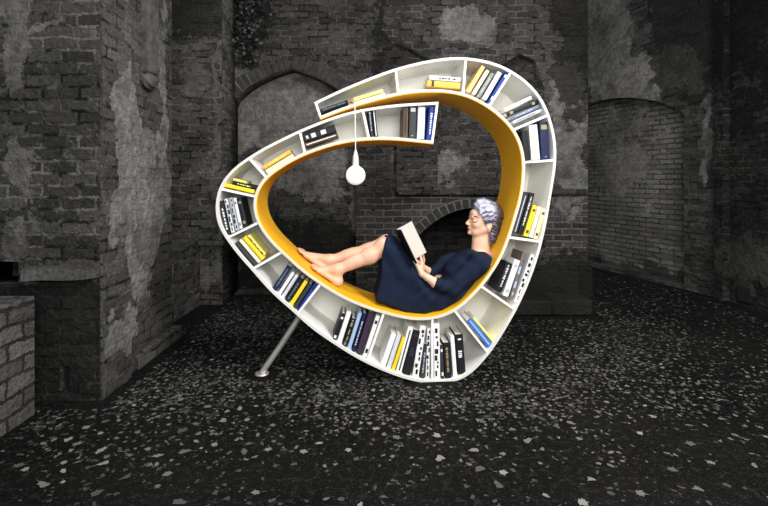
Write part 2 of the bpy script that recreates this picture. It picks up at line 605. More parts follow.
arc = [on_oblique(*p) for p in ((578, 108), (590, 103), (602, 100), (615, 98), (630, 97.5), (645, 99), (660, 102), (672, 107), (684, 113))]
hole = [(arc[0][0], 0.05)] + arc + [(arc[-1][0], 0.05)]
Lw = (Bp - A).length
s1 = on_oblique(600, 40); s2 = on_oblique(640, 60); s3 = on_oblique(680, 50); s4 = on_oblique(706, 140)
obl_m = brick_mat('oblique wall brick', c1=0.028, c2=0.055, mortar=0.075, plaster=0.15, bw=0.2, rh=0.062, mort=0.008, warp=0.015,
                  pale=[(s1[0] + .1, s1[1] + .3, 0.45, 1.1, 1.8), (s2[0], s2[1] - .25, 0.75, 0.3, 1.6), (s4[0], s4[1], 0.05, 0.5, 1.3)],
                  dark=[(s3[0], s3[1] + .1, 0.42, 0.7, 1.6), (s3[0] + .3, s3[1] + .6, 0.6, 0.9, 1.4)], seed=6.3)
wall_poly('wall_back_right', [(-1.2, 0), (Lw, 0), (Lw, WALLTOP), (-1.2, WALLTOP)], [hole], 0.25, obl_m, MO, kind='structure')
infr_m = brick_mat('blind arch brick', c1=0.09, c2=0.13, mortar=0.06, plaster=0.15, bw=0.2, rh=0.060, mort=0.008, warp=0.012,
                   pale=[(0.7, 1.6, 0.5, 0.6, 0.6)], dark=[(0.9, 0.05, 2.0, 0.10, 1.0)], base_pl=0.25, seed=8.1)
box_wall('wall_blind_arch', -0.3, Lw, 0.13, 0.24, 0, 2.6, infr_m, MO, kind='structure')
# black boxes painting the shade of small drain openings under the blind arch
hole_m = simple('hole shade black', g(0.003), 1.0)
for i, (px, py) in enumerate(((591, 262), (648, 279))):
    s, z = on_oblique(px, py)
    bm = bmesh.new()
    add_box(bm, s - 0.06, s + 0.06, 0.118, 0.16, z - 0.05, z + 0.06)
    o = obj('trim_%d' % (16 + i), bm, hole_m, kind='structure'); o.matrix_world = MO
# right wall, running back towards us
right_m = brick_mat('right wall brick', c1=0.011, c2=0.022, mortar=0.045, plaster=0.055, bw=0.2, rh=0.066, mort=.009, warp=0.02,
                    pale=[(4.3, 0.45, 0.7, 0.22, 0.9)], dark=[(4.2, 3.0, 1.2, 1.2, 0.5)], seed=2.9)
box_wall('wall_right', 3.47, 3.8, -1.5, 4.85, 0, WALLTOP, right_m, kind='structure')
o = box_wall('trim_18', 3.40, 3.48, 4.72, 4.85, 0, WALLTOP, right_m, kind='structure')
s_, z_ = 0, 0
o = box_wall('trim_19', 3.46, 3.49, 4.45, 4.6, 0.05, 0.19, hole_m, kind='structure')  # black box painting the shade of a small hole in the wall
# walls closing the far side
box_wall('wall_far', 1.9, 3.4, 7.4, 7.6, 0, WALLTOP, right_m, kind='structure')

# stone block on the ground right of the shelf
blk_m = brick_mat('dark stone block', c1=0.012, c2=0.02, mortar=0.02, plaster=0.035, bw=0.5, rh=0.3, base_pl=0.35, seed=3)
bm = bmesh.new()
add_box(bm, 0.70, 1.87, 4.2, 4.78, 0, 0.145, 0.02)
o = obj('stone_block', bm, blk_m, label='low dark stone slab on the ground against the back wall, right of the shelf', cat='stone block')
uvbox(o.data)
box_wall('trim_20', 1.05, xr_end - .03, 4.80, 5.0, 0, 0.32, blk_m, bev=0.02, kind='structure')

# ivy hanging on the back wall, top left
ivy_m = simple('dark ivy leaf', g(0.012), 0.5, var=0.9, scale=40)
bm = bmesh.new()
rnd = random.Random(3)
for i in range(900):
    px = rnd.gauss(243, 12); py = rnd.gauss(10, 26)
    if px < 229 or py > 68 or px > 275: continue
    x, z = wy(px, py, 4.95)
    c = Vector((x, 4.96 - abs(rnd.gauss(0, 0.03)), z))
    s = rnd.uniform(.012, .028)
    Rm = Matrix.Rotation(rnd.uniform(0, 6.3), 3, 'Y') @ Matrix.Rotation(rnd.uniform(-.8, .8), 3, 'X') @ Matrix.Rotation(rnd.uniform(-.8, .8), 3, 'Z')
    pts = [(-1, 0, .2), (-.3, 0, -.6), (0, -.25, -1.1), (.4, 0, -.6), (1, 0, .2), (.3, .1, .6), (0, 0, 1), (-.3, .1, .6)]
    bm.faces.new([bm.verts.new(c + Rm @ (Vector(p) * s)) for p in pts])
obj('ivy', bm, ivy_m, label='dark ivy clinging to the brick wall above the left pointed arch', cat='ivy', kind='stuff')

# ------------------------------------------------------------------ shelf frame of reference
TH = math.atan(39 / 470)
B0 = Vector((0.278, 2.84, 0.0))
UV_, WV_ = Vector((math.cos(TH), math.sin(TH), 0)), Vector((-math.sin(TH), math.cos(TH), 0))


def P(px, py, w=0.0):
    """photo pixel -> local point (u, w, v) on the shelf plane at depth w behind its front"""
    d = Vector(((px - 384) / FPX, 1, (HZ - py) / FPX))
    o = B0 + WV_ * w
    t = (o - Vector((0, 0, 0))).dot(WV_) / d.dot(WV_)
    p = d * t
    return Vector(((p - B0).dot(UV_), w, CAMH + p.z))


def L2W(p):
    return B0 + UV_ * p[0] + WV_ * p[1] + Vector((0, 0, p[2]))


D = 0.38
O_PX = [(314, 102.4), (340, 90), (370, 77.5), (395, 68.5), (420, 62), (440, 58.5), (459.5, 57), (479, 59), (497, 63.5), (509, 69), (520, 76), (530, 84), (542.5, 99.4), (550.5, 118), (555, 137), (556.3, 152),
        (555.3, 170), (551, 196), (546, 225), (539, 253.6), (530, 280), (518, 307), (505, 330), (491.5, 351), (475, 370), (464, 378.5), (453.6, 382), (441, 383.4), (423, 382.7), (405, 378.8),
        (381, 370), (357.4, 358.5), (334, 344), (311, 328), (294, 312.5), (271.6, 292.7), (252, 270.5), (239, 256), (226, 239), (217.5, 224), (215.2, 209), (216.7, 195), (220, 185),
        (226, 175.6), (237, 165), (251, 155.5), (264, 147.5), (278, 140.5), (299, 130.3), (320, 121.7), (337, 115.5), (354, 110.8), (375, 107), (400, 104), (438.3, 101.8)]
I_PX = [(320.3, 119), (337, 112.3), (353, 106.8), (366, 103), (379, 99.6), (399, 94.8), (418.6, 92.2), (438, 91.8), (448, 92.4), (459.5, 94.3), (470, 97.6), (479, 102), (489, 108), (499, 116), (507, 123.5), (514, 133),
        (519, 143), (522, 156), (522.8, 169.5), (520, 195), (513.5, 218), (507.5, 237), (499, 257.5), (487, 276.5), (478, 287.5), (470, 296), (462, 303.5), (454, 309.5), (441, 315), (423, 318), (405.5, 316.3),
        (388, 312), (372, 307.6), (358.6, 302.5), (347, 297.5), (335, 291), (319, 280.5), (303, 269), (286, 253.5), (278, 246), (268.5, 236), (260, 222.5), (256.5, 213), (255, 204), (256, 197), (259, 189),
        (265, 180), (278, 169.8), (297, 158.5), (317.5, 150), (339.5, 143.5), (359, 140.5), (379, 139.3), (399, 140), (418.6, 142), (433.4, 143.5)]


def spline(pxs, step=0.018):
    pts = [P(*q) for q in pxs]
    pts = [Vector((p.x, p.z)) for p in pts]
    out = []
    n = len(pts)
    for i in range(n - 1):
        p0 = pts[i - 1] if i else pts[0] * 2 - pts[1]
        p1, p2 = pts[i], pts[i + 1]
        p3 = pts[i + 2] if i + 2 < n else pts[-1] * 2 - pts[-2]
        m = max(2, int((p2 - p1).length / step))
        for j in range(m):
            t = j / m
            out.append(0.5 * ((2 * p1) + (-p0 + p2) * t + (2 * p0 - 5 * p1 + 4 * p2 - p3) * t * t + (-p0 + 3 * p1 - 3 * p2 + p3) * t ** 3))
    out.append(pts[-1])
    # gentle smoothing
    for _ in range(10):
        out = [out[0]] + [(out[i - 1] + 2 * out[i] + out[i + 1]) / 4 for i in range(1, len(out) - 1)] + [out[-1]]
    return out


OC, IC = spline(O_PX), spline(I_PX)


def normals(c):
    ns = []
    for i in range(len(c)):
        t = (c[min(i + 1, len(c) - 1)] - c[max(i - 1, 0)]).normalized()
        ns.append(Vector((t.y, -t.x)))     # to the right of travel: towards the ring's centre
    return ns


ON, IN_ = normals(OC), normals(IC)
TB = 0.016


def strip(c, ns, a, b, w0, w1, bev=0.0):
    """closed band swept along c between offsets a and b, from depth w0 to w1"""
    bm = bmesh.new()
    rows = []
    for p, n in zip(c, ns):
        q0, q1 = p + n * a, p + n * b
        rows.append([bm.verts.new((q0.x, w0, q0.y)), bm.verts.new((q1.x, w0, q1.y)), bm.verts.new((q1.x, w1, q1.y)), bm.verts.new((q0.x, w1, q0.y))])
    for r0, r1 in zip(rows[:-1], rows[1:]):
        for i in range(4): bm.faces.new((r0[i], r0[(i + 1) % 4], r1[(i + 1) % 4], r1[i]))
    bm.faces.new(rows[0]); bm.faces.new(rows[-1])
    return bm


white_m = simple('white lacquer', (0.91, 0.90, 0.86), 0.38, var=0.015, scale=4)
backp_m = simple('white back board', (0.93, 0.92, 0.85), 0.5, var=0.02, scale=5)
edge_m = simple('pale plywood edge', (0.66, 0.62, 0.52), 0.6, var=0.04, scale=40)
rim_m = simple('pale grey rim', (0.66, 0.66, 0.62), 0.55, var=0.02, scale=10)
yellow_m = simple('amber lacquer', (0.87, 0.45, 0.012), 0.45, var=0.03, scale=6)
steel_m = simple('brushed steel', (0.62, 0.60, 0.57), 0.5, metal=0.75, var=0.1, scale=50)

ROT = (0, 0, TH)
shelf = empty('bookshelf', B0, ROT, label='large white curved loop bookshelf with amber inner seat, standing on the leaf-strewn ground', cat='bookshelf')
opan = smooth(obj('outer_panel', strip(OC, ON, 0, TB, 0, D), white_m, shelf), 50)
ipan = smooth(obj('inner_panel', strip(IC, IN_, -TB, -0.0006, 0.0, D), white_m, shelf), 50)
smooth(obj('edge_band', strip(OC, ON, 0.0002, TB - .0002, -0.002, 0), rim_m, opan), 50)
smooth(obj('edge_band', strip(IC, IN_, -TB + .0002, -0.0008, -0.002, 0), edge_m, ipan, label='cream plywood edge of the inner panel'), 50)
smooth(obj('seat_lining', strip(IC, IN_, -0.0005, 0.004, 0.001, D), yellow_m, shelf, label='amber yellow lining that serves as the seat'), 50)

ST = [((314, 102.4), (320.3, 119)), ((396, 68.5), (398.5, 95)), ((466.5, 58), (461.5, 94.5)), ((511.5, 70), (488.5, 108)), ((549, 114), (511.5, 130)), ((556, 161), (522.8, 162)),
      ((542, 243), (507, 237.5)), ((516.5, 309.5), (481, 284)), ((489.5, 353), (455, 309)), ((432, 383), (432, 317)), ((366, 363), (385.5, 311)), ((297.5, 316), (322, 282.5)),
      ((251, 270), (282, 249.5)), ((225, 238.5), (260.5, 222.5)), ((219, 187.5), (256.5, 196)), ((248, 157), (268, 177)), ((297.5, 131), (306.5, 154)), ((362.5, 109), (367.5, 140)), ((438.3, 101.8), (433.4, 143.5))]


def nearest(c, q):
    p = P(*q)
    p = Vector((p.x, p.z))
    return p


def idx_after(c, q, lo):
    p = P(*q); p = Vector((p.x, p.z))
    best, bi = 1e9, lo
    for i in range(lo, min(len(c), lo + 60)):
        d = (c[i] - p).length
        if d < best: best, bi = d, i
    return bi


oi, ii = [0], [0]
for k, (a, b) in enumerate(ST[1:-1]):
    oi.append(idx_after(OC, a, oi[-1])); ii.append(idx_after(IC, b, ii[-1]))
oi.append(len(OC) - 1); ii.append(len(IC) - 1)


def inter(c, i0, i1, off, ns, n):
    out = []
    for j in range(n + 1):
        f = i0 + (i1 - i0) * j / n
        a = int(min(math.floor(f), len(c) - 2)); t = f - a
        out.append(c[a].lerp(c[a + 1], t) + ns[a] * off)
    return out


# back board, one continuous curved sheet
bm = bmesh.new()
prev = None
for k in range(len(ST) - 1):
    n = 10
    ao = inter(OC, oi[k], oi[k + 1], TB * 0.98, ON, n)
    ai = inter(IC, ii[k], ii[k + 1], -TB * 0.98, IN_, n)
    for j in range(n + (1 if k == len(ST) - 2 else 0)):
        row = []
        for w_ in (D - 0.014, D - 0.004):
            row += [bm.verts.new((ao[j].x, w_, ao[j].y)), bm.verts.new((ai[j].x, w_, ai[j].y))]
        if prev:
            a, b = prev, row
            for i0, i1 in ((0, 1), (1, 3), (3, 2), (2, 0)): bm.faces.new((a[i0], a[i1], b[i1], b[i0]))
        else:
            bm.faces.new((row[0], row[1], row[3], row[2]))
        prev = row
bm.faces.new((prev[0], prev[1], prev[3], prev[2]))
obj('back_panel', bm, backp_m, shelf)

for k in range(len(ST)):
    o_, i_ = OC[oi[k]], IC[ii[k]]
    o2 = o_ + ON[oi[k]] * TB * 0.97
    i2 = i_ - IN_[ii[k]] * TB * 0.97
    d = (i2 - o2).normalized()
    s = Vector((-d.y, d.x)) * 0.0065
    end = k in (0, len(ST) - 1)
    if end:
        sgn = 1 if k == 0 else -1
        sh = Vector((-d.y, d.x)) * (0.0067 * sgn)
        o2 = o2 + sh; i2 = i2 + sh
    bm = bmesh.new()
    f = [o2 + s, i2 + s, i2 - s, o2 - s]
    a = [bm.verts.new((q.x, 0.003, q.y)) for q in f]
    b = [bm.verts.new((q.x, D - 0.014, q.y)) for q in f]
    bm.faces.new(a); bm.faces.new(b)
    for i in range(4): bm.faces.new((a[i], a[(i + 1) % 4], b[(i + 1) % 4], b[i]))
    obj('end_panel' if end else 'divider', bm, white_m, shelf)

# steel leg
foot = P(262, 367.5, 0.20)
foot.z = 0.0
top = P(300, 316, 0.20)
leg_dir = (top - foot).normalized()
bm = bmesh.new()
add_tube(bm, [foot + Vector((0, 0, 0.012)), foot + (top - foot) * 0.5, foot + (top - foot) * 0.985], 0.019, 20)
leg = smooth(obj('leg', bm, steel_m, shelf, label='slanting brushed steel prop leg'))
bm = bmesh.new()
add_lathe(bm, [(0.042, 0), (0.044, 0.004), (0.04, 0.010), (0.022, 0.014)], 28, Matrix.Translation(foot))
smooth(obj('foot_plate', bm, steel_m, leg))

# ------------------------------------------------------------------ pendant lamp
LW = -0.030
hook = P(354.5, 104, LW)
gl = P(355.6, 175.3, LW)
cx = gl.x
lamp = empty('pendant_lamp', L2W(P(355.6, 175.3, LW)), ROT, label='bare white globe bulb on a thin white cord hanging from the bookshelf', cat='lamp')
loc0 = P(355.6, 175.3, LW)
r = 0.0575


def rel(p): return Vector(p) - loc0


cord_m = simple('white cord', (0.8, 0.78, 0.72), 0.6)
soc_m = simple('pale grey socket', (0.62, 0.61, 0.57), 0.45)
bulb_m = simple('opal glass bulb', (1.0, 0.98, 0.95), 0.2, var=0.0, emit=0.45)
tan_m = simple('tan leather tab', (0.35, 0.13, 0.05), 0.6)
bm = bmesh.new()
topy = P(355.0, 106, LW)
sy = P(355.2, 152, LW)
add_tube(bm, [rel(P(352, 100.5, 0.02)) , rel(P(353.6, 101.5, 0.0)), rel(P(354.6, 103, -0.02)), rel(P(354.9, 106, LW)), rel(P(355.2, 125, LW)), Vector((0, 0, rel(sy).z))], 0.0028, 8)
smooth(obj('cord', bm, cord_m, lamp))
bm = bmesh.new()
q = rel(P(351.3, 100.8, 0.0))
add_box(bm, q.x - .011, q.x + .009, q.y - 0.008, q.y + 0.03, q.z - .011, q.z + .011, 0.004)
obj('cord_clip', bm, tan_m, lamp, label='small tan clip holding the cord at the shelf edge')
bm = bmesh.new()
zt = rel(P(355.2, 150, LW)).z; zb = r * 0.9
add_lathe(bm, [(0.004, zt), (0.010, zt - 0.012), (0.0125, zt - 0.03), (0.016, zt - 0.035), (0.0175, (zt + zb) / 2), (0.019, zb + 0.012), (0.021, zb)], 24)
smooth(obj('socket', bm, soc_m, lamp))
bm = bmesh.new()
prof = []
for i in range(1, 17):
    a = math.pi * i / 17
    prof.append((r * math.sin(a), -r * math.cos(a)))
prof = [(0.002, -r)] + [p for p in prof if not (p[1] > 0 and p[0] < 0.024)] + [(0.0185, r * 0.98)]
add_lathe(bm, prof, 36)
smooth(obj('bulb', bm, bulb_m, lamp, label='glowing white opal globe'), 70)

# ------------------------------------------------------------------ books
PAL = dict(black=(0.012, 0.013, 0.017), charcoal=(0.035, 0.037, 0.042), navy=(0.012, 0.018, 0.060), blue=(0.015, 0.045, 0.26), skyblue=(0.04, 0.16, 0.50), yellow=(0.85, 0.62, 0.03),
           amber=(0.75, 0.42, 0.08), tan=(0.78, 0.52, 0.20), cream=(0.80, 0.76, 0.60), white=(0.80, 0.80, 0.80), grey=(0.42, 0.44, 0.48), slate=(0.13, 0.17, 0.23), olive=(0.20, 0.22, 0.17),
           palegrey=(0.60, 0.63, 0.68), lightblue=(0.35, 0.48, 0.70), plum=(0.045, 0.025, 0.05), lemon=(0.85, 0.78, 0.22), brown=(0.10, 0.06, 0.04), gold=(0.30, 0.24, 0.12), paleyellow=(0.85, 0.78, 0.42),
           red=(0.5, 0.04, 0.06), palebrown=(0.16, 0.13, 0.12))
BM = {k: simple('book ' + k, v, 0.5, var=0.04, scale=25, spec=0.2) for k, v in PAL.items()}
paper_m = simple('paper block', (0.74, 0.71, 0.62), 0.9, var=0.05, scale=120)


def book(base, top, t, col, look, where, group, w=0.02, dep=0.17, mark=None, style='lines', kind='upright', cat='book', seed=None, flip=False):
    """base, top: photo pixels at the spine's two ends (centre line), t: thickness in photo pixels"""
    pb, pt = P(base[0], base[1], w), P(top[0], top[1], w)
    ax = pt - pb
    h = ax.length
    ax.normalize()
    side = Vector((ax.z, 0, -ax.x))
    sc = (P(base[0] + 1, base[1], w) - pb).length
    th = t * sc * 0.93
    rt = random.Random(int(base[0] * 13 + base[1] * 7))
    M3 = Matrix((( side.x, 0, ax.x), (0, 1, 0), (side.z, 0, ax.z)))
    Mw = Matrix.Rotation(TH, 3, 'Z') @ M3
    e = empty('book', L2W(pb), Mw.to_euler(), label=look + ' ' + where, cat=cat, group=group)
    ct = min(0.0026, th * 0.16)
    bm = bmesh.new()
    add_box(bm, -th / 2, -th / 2 + ct, 0.0015, dep, 0, h)
    add_box(bm, th / 2 - ct, th / 2, 0.0015, dep, 0, h)
    # rounded spine
    n = 6
    ring0, ring1 = [], []
    for i in range(n + 1):
        a = math.pi * i / n
        x = -th / 2 * math.cos(a); y = 0.0025 - 0.0045 * math.sin(a) * min(1, th / .02)
        ring0.append((x, y)); ring1.append((x, y))
    for (z0, z1) in ((0, h),):
        lo = [bm.verts.new((x, y, z0)) for x, y in ring0] + [bm.verts.new((th / 2, 0.005, z0)), bm.verts.new((-th / 2, 0.005, z0))]
        hi = [bm.verts.new((x, y, z1)) for x, y in ring0] + [bm.verts.new((th / 2, 0.005, z1)), bm.verts.new((-th / 2, 0.005, z1))]
        m = len(lo)
        for i in range(m): bm.faces.new((lo[i], lo[(i + 1) % m], hi[(i + 1) % m], hi[i]))
        bm.faces.new(lo); bm.faces.new(hi)
    obj('cover', bm, BM[col], e)
    bm = bmesh.new()
    ins = min(0.003, h * 0.03)
    add_box(bm, -th / 2 + ct, th / 2 - ct, 0.0052, dep - 0.003, ins, h - ins)
    obj('pages', bm, paper_m, e)
    if mark and style in ('ends', 'top', 'pics'):
        yy = 0.0025 - 0.0045 * min(1, th / .02) - 0.0006
        spec = {'ends': ((.3, .1, .2), (.3, .8, .88)), 'top': ((.36, .80, .92), (.1, .06, .085)), 'pics': ((.28, .24, .38), (.28, .54, .70), (.2, .08, .15))}[style]
        for hw, q0, q1 in spec:
            bm = bmesh.new()
            add_box(bm, -th * hw, th * hw, yy, yy + 0.003, h * q0, h * q1)
            obj('spine_label', bm, BM[mark], e)
    elif mark:
        bm = bmesh.new()
        yy = 0.0025 - 0.0045 * min(1, th / .02) - 0.0006
        if style == 'lines':      # a title set along the spine, too small to read
            z = h * rt.uniform(0.12, 0.22)
            end = h * rt.uniform(0.72, 0.9)
            while z < end:
                l = rt.uniform(0.006, 0.016)
                hw = th * rt.uniform(0.10, 0.2)
                add_box(bm, -hw, hw, yy, yy + 0.003, z, z + l)
                z += l + rt.uniform(0.002, 0.007)
        elif style == 'blocks':
            z = h * 0.06
            while z < h * 0.92:
                l = rt.uniform(0.012, 0.035)
                x = rt.uniform(-0.2, 0.2) * th
                hw = th * rt.uniform(0.12, 0.3)
                add_box(bm, max(-th * .45, x - hw), min(th * .45, x + hw), yy, yy + 0.003, z, min(z + l, h * .95))
                z += l + rt.uniform(0.006, 0.02)
        elif style == 'top':
            add_box(bm, -th * .36, th * .36, yy, yy + 0.003, h * 0.80, h * 0.87)
            add_box(bm, -th * .25, th * .25, yy, yy + 0.003, h * 0.89, h * 0.93)
            add_box(bm, -th * .1, th * .1, yy, yy + 0.003, h * 0.06, h * 0.085)
        elif style == 'mid':
            for q in (0.56, 0.51, 0.46, 0.42):
                add_box(bm, -th * .3, th * rt.uniform(.1, .3), yy, yy + 0.003, h * q, h * (q + 0.03))
            add_box(bm, -th * .22, th * .22, yy, yy + 0.003, h * 0.86, h * 0.9)
        elif style == 'band':
            add_box(bm, -th * .46, th * .46, yy + .0004, yy + 0.004, h * 0.12, h * 0.2)
        elif style == 'stripe':
            add_box(bm, -th * .12, th * .12, yy, yy + 0.003, h * 0.04, h * 0.93)
        elif style == 'ends':
            add_box(bm, -th * .3, th * .3, yy, yy + 0.003, h * 0.1, h * 0.2)
            add_box(bm, -th * .3, th * .3, yy, yy + 0.003, h * 0.80, h * 0.88)
        elif style == 'script':
            z = h * 0.1
            k_ = 0
            pts = []
            while z < h * 0.62:
                pts.append(Vector((th * 0.24 * math.sin(k_ * 1.9) * rt.uniform(.5, 1.1), yy, z)))
                z += 0.006; k_ += 1
            add_tube(bm, pts, 0.0015, 5)
        elif style == 'pics':
            for q in (0.32, 0.62):
                add_box(bm, -th * .28, th * .28, yy, yy + 0.003, h * q - .012, h * q + .012, 0.003)
            add_box(bm, -th * .2, th * .2, yy, yy + 0.003, h * .08, h * .16)
        obj('spine_lettering' if style not in ('band', 'stripe') else 'spine_band', bm, BM[mark], e)
    return e


W = {
    'c1': "in the upper arm's open left tip", 'c2': "in the upper arm's topmost compartment", 'c3': 'in the top right bend',
    'c4': 'of the sloping stack, upper right', 'c5': 'right of the orange bend',
    'c6': "level with the woman's hair", 'c7': "behind the woman's back", 'c8': 'in the lower right corner',
    'c9': 'in the lowest compartment', 'c10': 'left of the lowest vertical divider',
    'c11': "under the woman's knees", 'c12': "under the woman's feet", 'c13': 'in the lower left compartment',
    'c14': 'in the leftmost compartment', 'c15': 'in the upper left compartment', 'c16': "at the inner arm's left start",
    'c17': 'left of the lamp cord', 'c18': "in the inner arm's end compartment"}
G = {k: 'books ' + v for k, v in W.items()}


def bk(c, base, top, t, col, look, **k):
    return book(base, top, t, col, look, W[c], G[c], **k)


# --- upper arm
bk('c1', (318.6, 111.6), (348, 101.6), 3.8, 'black', 'thin black book lying flat', mark='slate', style='lines')
bk('c1', (355.5, 103.6), (385, 94.6), 3.8, 'cream', 'cream book lying flat under a yellow one')
bk('c1', (354, 99.5), (383, 90.6), 3.6, 'lemon', 'yellow book lying flat on a cream one')
bk('c2', (427.5, 83.2), (460.2, 85.8), 6.4, 'amber', 'amber book with a dark band lying flat', mark='charcoal', style='band')
bk('c2', (429.5, 77.4), (460.6, 79.8), 4.6, 'white', 'white and black book lying on the amber one', mark='black', style='lines', w=.022)
bk('c3', (468.3, 91.8), (483.5, 66.2), 4.4, 'tan', 'tan yellow leaning book, leftmost')
bk('c3', (473.6, 94), (488, 70.4), 3.8, 'cream', 'cream leaning book second from left')
bk('c3', (478.7, 96.4), (492.8, 73.2), 4.2, 'olive', 'olive grey leaning book third from left', mark='grey')
bk('c3', (484.2, 99.2), (500, 72.2), 5.0, 'palegrey', 'pale grey leaning book fourth from left')
bk('c3', (489.3, 103.2), (508.3, 71.2), 3.8, 'blue', 'deep blue leaning book, rightmost', mark='white', style='ends')
bk('c4', (504.8, 110.2), (531.5, 97.4), 3.6, 'white', 'white book on top')
bk('c4', (506.6, 114.6), (538.2, 101.4), 4.8, 'black', 'black book second from top', mark='gold', style='ends')
bk('c4', (509.6, 119), (540.4, 105.7), 3.8, 'slate', 'slate blue book third from top', mark='grey')
bk('c4', (513, 122.6), (542.6, 109.6), 3.6, 'grey', 'grey book at the bottom', mark='slate', style='lines')
bk('c5', (527.8, 159.6), (524.6, 130.5), 6.0, 'black', 'black upright book, leftmost')
bk('c5', (536.0, 159.6), (532.9, 124.8), 8.8, 'white', 'white upright book with black script on its spine', mark='black', style='script')
bk('c5', (545.9, 159.4), (543.6, 121.8), 9.0, 'navy', 'thick dark navy book with a gilt emblem near its top', mark='gold', style='top')
bk('c6', (514.6, 233.4), (526.4, 193.2), 5.0, 'charcoal', 'charcoal leaning book, leftmost', mark='grey', style='stripe')
bk('c6', (520.2, 234.6), (532.6, 193), 5.0, 'black', 'tall black leaning book with pale title, second from left', mark='palegrey')
bk('c6', (525.8, 236.2), (535.4, 205.4), 5.0, 'yellow', 'yellow leaning book', mark='brown', style='ends')
bk('c6', (530.7, 237.4), (540, 206.8), 3.9, 'white', 'white leaning book between two yellow ones')
bk('c6', (535.4, 238.8), (544.2, 208.6), 4.2, 'paleyellow', 'pale yellow leaning book, rightmost', mark='brown', style='ends')
bk('c7', (498.6, 291.8), (509.6, 263.0), 6.6, 'black', 'black leaning book with a fine white title', mark='palegrey')
bk('c7', (505.4, 296), (517.6, 260.0), 6.0, 'white', 'plain white leaning book, second from left', mark='grey', style='ends')
bk('c7', (511.0, 299), (524.4, 252.6), 3.8, 'palebrown', 'brown photo book standing recessed', mark='lightblue', style='pics', w=0.035)
bk('c7', (516.4, 302.4), (533, 254.8), 4.8, 'white', 'white leaning book with heavy black shapes on its spine, rightmost', mark='black', style='blocks')
bk('c8', (468.8, 319.4), (490.6, 346.2), 6.0, 'skyblue', 'bright blue book leaning on the divider', mark='lightblue', style='stripe', dep=.15)
bk('c8', (473.6, 317.8), (494.6, 343.2), 2.6, 'lemon', 'thin yellow book lying on the blue one', dep=.15)
# --- bottom
bk('c9', (437.4, 379.4), (436.6, 323.6), 6.2, 'white', 'tall white book with black shapes beside the divider', mark='black', style='blocks')
bk('c9', (442.8, 379), (441.3, 345), 3.2, 'charcoal', 'thin charcoal book, second from left', mark='white', style='ends')
bk('c9', (448.6, 378.4), (446.3, 342.6), 6.8, 'black', 'short black book with a fine gold title', mark='gold')
bk('c9', (455.2, 376.4), (452.2, 336), 4.2, 'white', 'plain white book between two black ones')
bk('c9', (462.2, 374), (459, 334.4), 8.0, 'black', 'thick black book with a white title, rightmost', mark='white', style='mid')
bk('c10', (382.8, 366.2), (394, 333.6), 5.6, 'white', 'plain white leaning book, leftmost')
bk('c10', (388.4, 368.4), (399.4, 334.6), 4.6, 'palegrey', 'pale grey leaning book, second from left')
bk('c10', (392.9, 370.2), (404, 337.6), 3.6, 'yellow', 'slim yellow leaning book')
bk('c10', (398.6, 372.2), (411, 327), 5.8, 'white', 'white leaning book with a black line down its spine', mark='black', style='stripe')
bk('c10', (406.6, 374.6), (417.4, 330.4), 8.2, 'black', 'thick plain black leaning book', mark='charcoal', style='mid')
bk('c10', (415.4, 377.2), (423.2, 326), 6.6, 'white', 'white and black patterned book', mark='black', style='blocks')
bk('c10', (422.0, 378.6), (425.8, 344), 4.4, 'charcoal', 'short charcoal book', mark='grey')
bk('c10', (427.4, 379.4), (429.2, 328), 4.0, 'white', 'white book with dark blue shapes touching the vertical divider', mark='navy', style='blocks')
bk('c11', (333.8, 340.6), (343.6, 313.6), 4.0, 'black', 'black leaning book, leftmost', mark='white', style='ends')
bk('c11', (338.8, 343.8), (349.2, 311.6), 5.0, 'white', 'plain white leaning book, second from left')
bk('c11', (344.2, 346.6), (354, 318.6), 4.6, 'black', 'short black leaning book with gold title', mark='gold', style='blocks')
bk('c11', (348.9, 349), (360.2, 313), 3.8, 'lightblue', 'light blue leaning book')
bk('c11', (353.4, 351.6), (364.9, 313.4), 4.0, 'navy', 'navy leaning book with a white title', mark='palegrey')
bk('c11', (358.9, 354.2), (371.6, 312), 6.2, 'plum', 'thick dark plum leaning book')
bk('c11', (364.6, 357), (378.2, 315.6), 4.4, 'white', 'white leaning book with black spots, rightmost', mark='black', style='ends')
bk('c12', (273.2, 291.2), (289.6, 266.4), 5.8, 'navy', 'navy leaning book, leftmost', mark='slate')
bk('c12', (278.3, 295.4), (293.3, 272.4), 3.5, 'white', 'white leaning book, second from left')
bk('c12', (281.9, 298.4), (297.2, 274.8), 3.5, 'palegrey', 'pale grey leaning book, third from left')
bk('c12', (286.2, 301.8), (301.8, 278.2), 5.0, 'black', 'black leaning book', mark='slate')
bk('c12', (290.5, 305.4), (306.2, 281.2), 4.1, 'yellow', 'yellow leaning book')
bk('c12', (294.3, 308.6), (310.4, 284), 4.1, 'charcoal', 'charcoal leaning book beside the blue one')
bk('c12', (298.4, 311.6), (316.6, 283.8), 4.3, 'blue', 'royal blue leaning book, rightmost', mark='navy', style='ends')
# --- left side
bk('c13', (252.6, 268.2), (232.8, 245.2), 4.0, 'black', 'black book lying lowest against the outer rim', mark='grey')
bk('c13', (255.9, 265.4), (236, 242.4), 3.8, 'charcoal', 'charcoal book second from the outer rim')
bk('c13', (259.4, 262.4), (240, 239.8), 3.6, 'cream', 'cream book between a charcoal and a yellow one')
bk('c13', (263, 259.4), (244, 237.2), 4.6, 'yellow', 'bright yellow book')
bk('c13', (264.4, 255), (248.4, 235.6), 2.6, 'lemon', 'thin lemon book with black letters, innermost', mark='black', style='blocks')
bk('c14', (228.4, 234.8), (220.6, 200.8), 4.6, 'black', 'black tilted book, leftmost', mark='white')
bk('c14', (232.9, 232.6), (225.6, 198.8), 3.9, 'palegrey', 'pale grey tilted book, second from left', mark='black', style='blocks')
bk('c14', (237.2, 230.4), (230.2, 197.8), 4.2, 'grey', 'grey tilted book with black letters', mark='black', style='blocks')
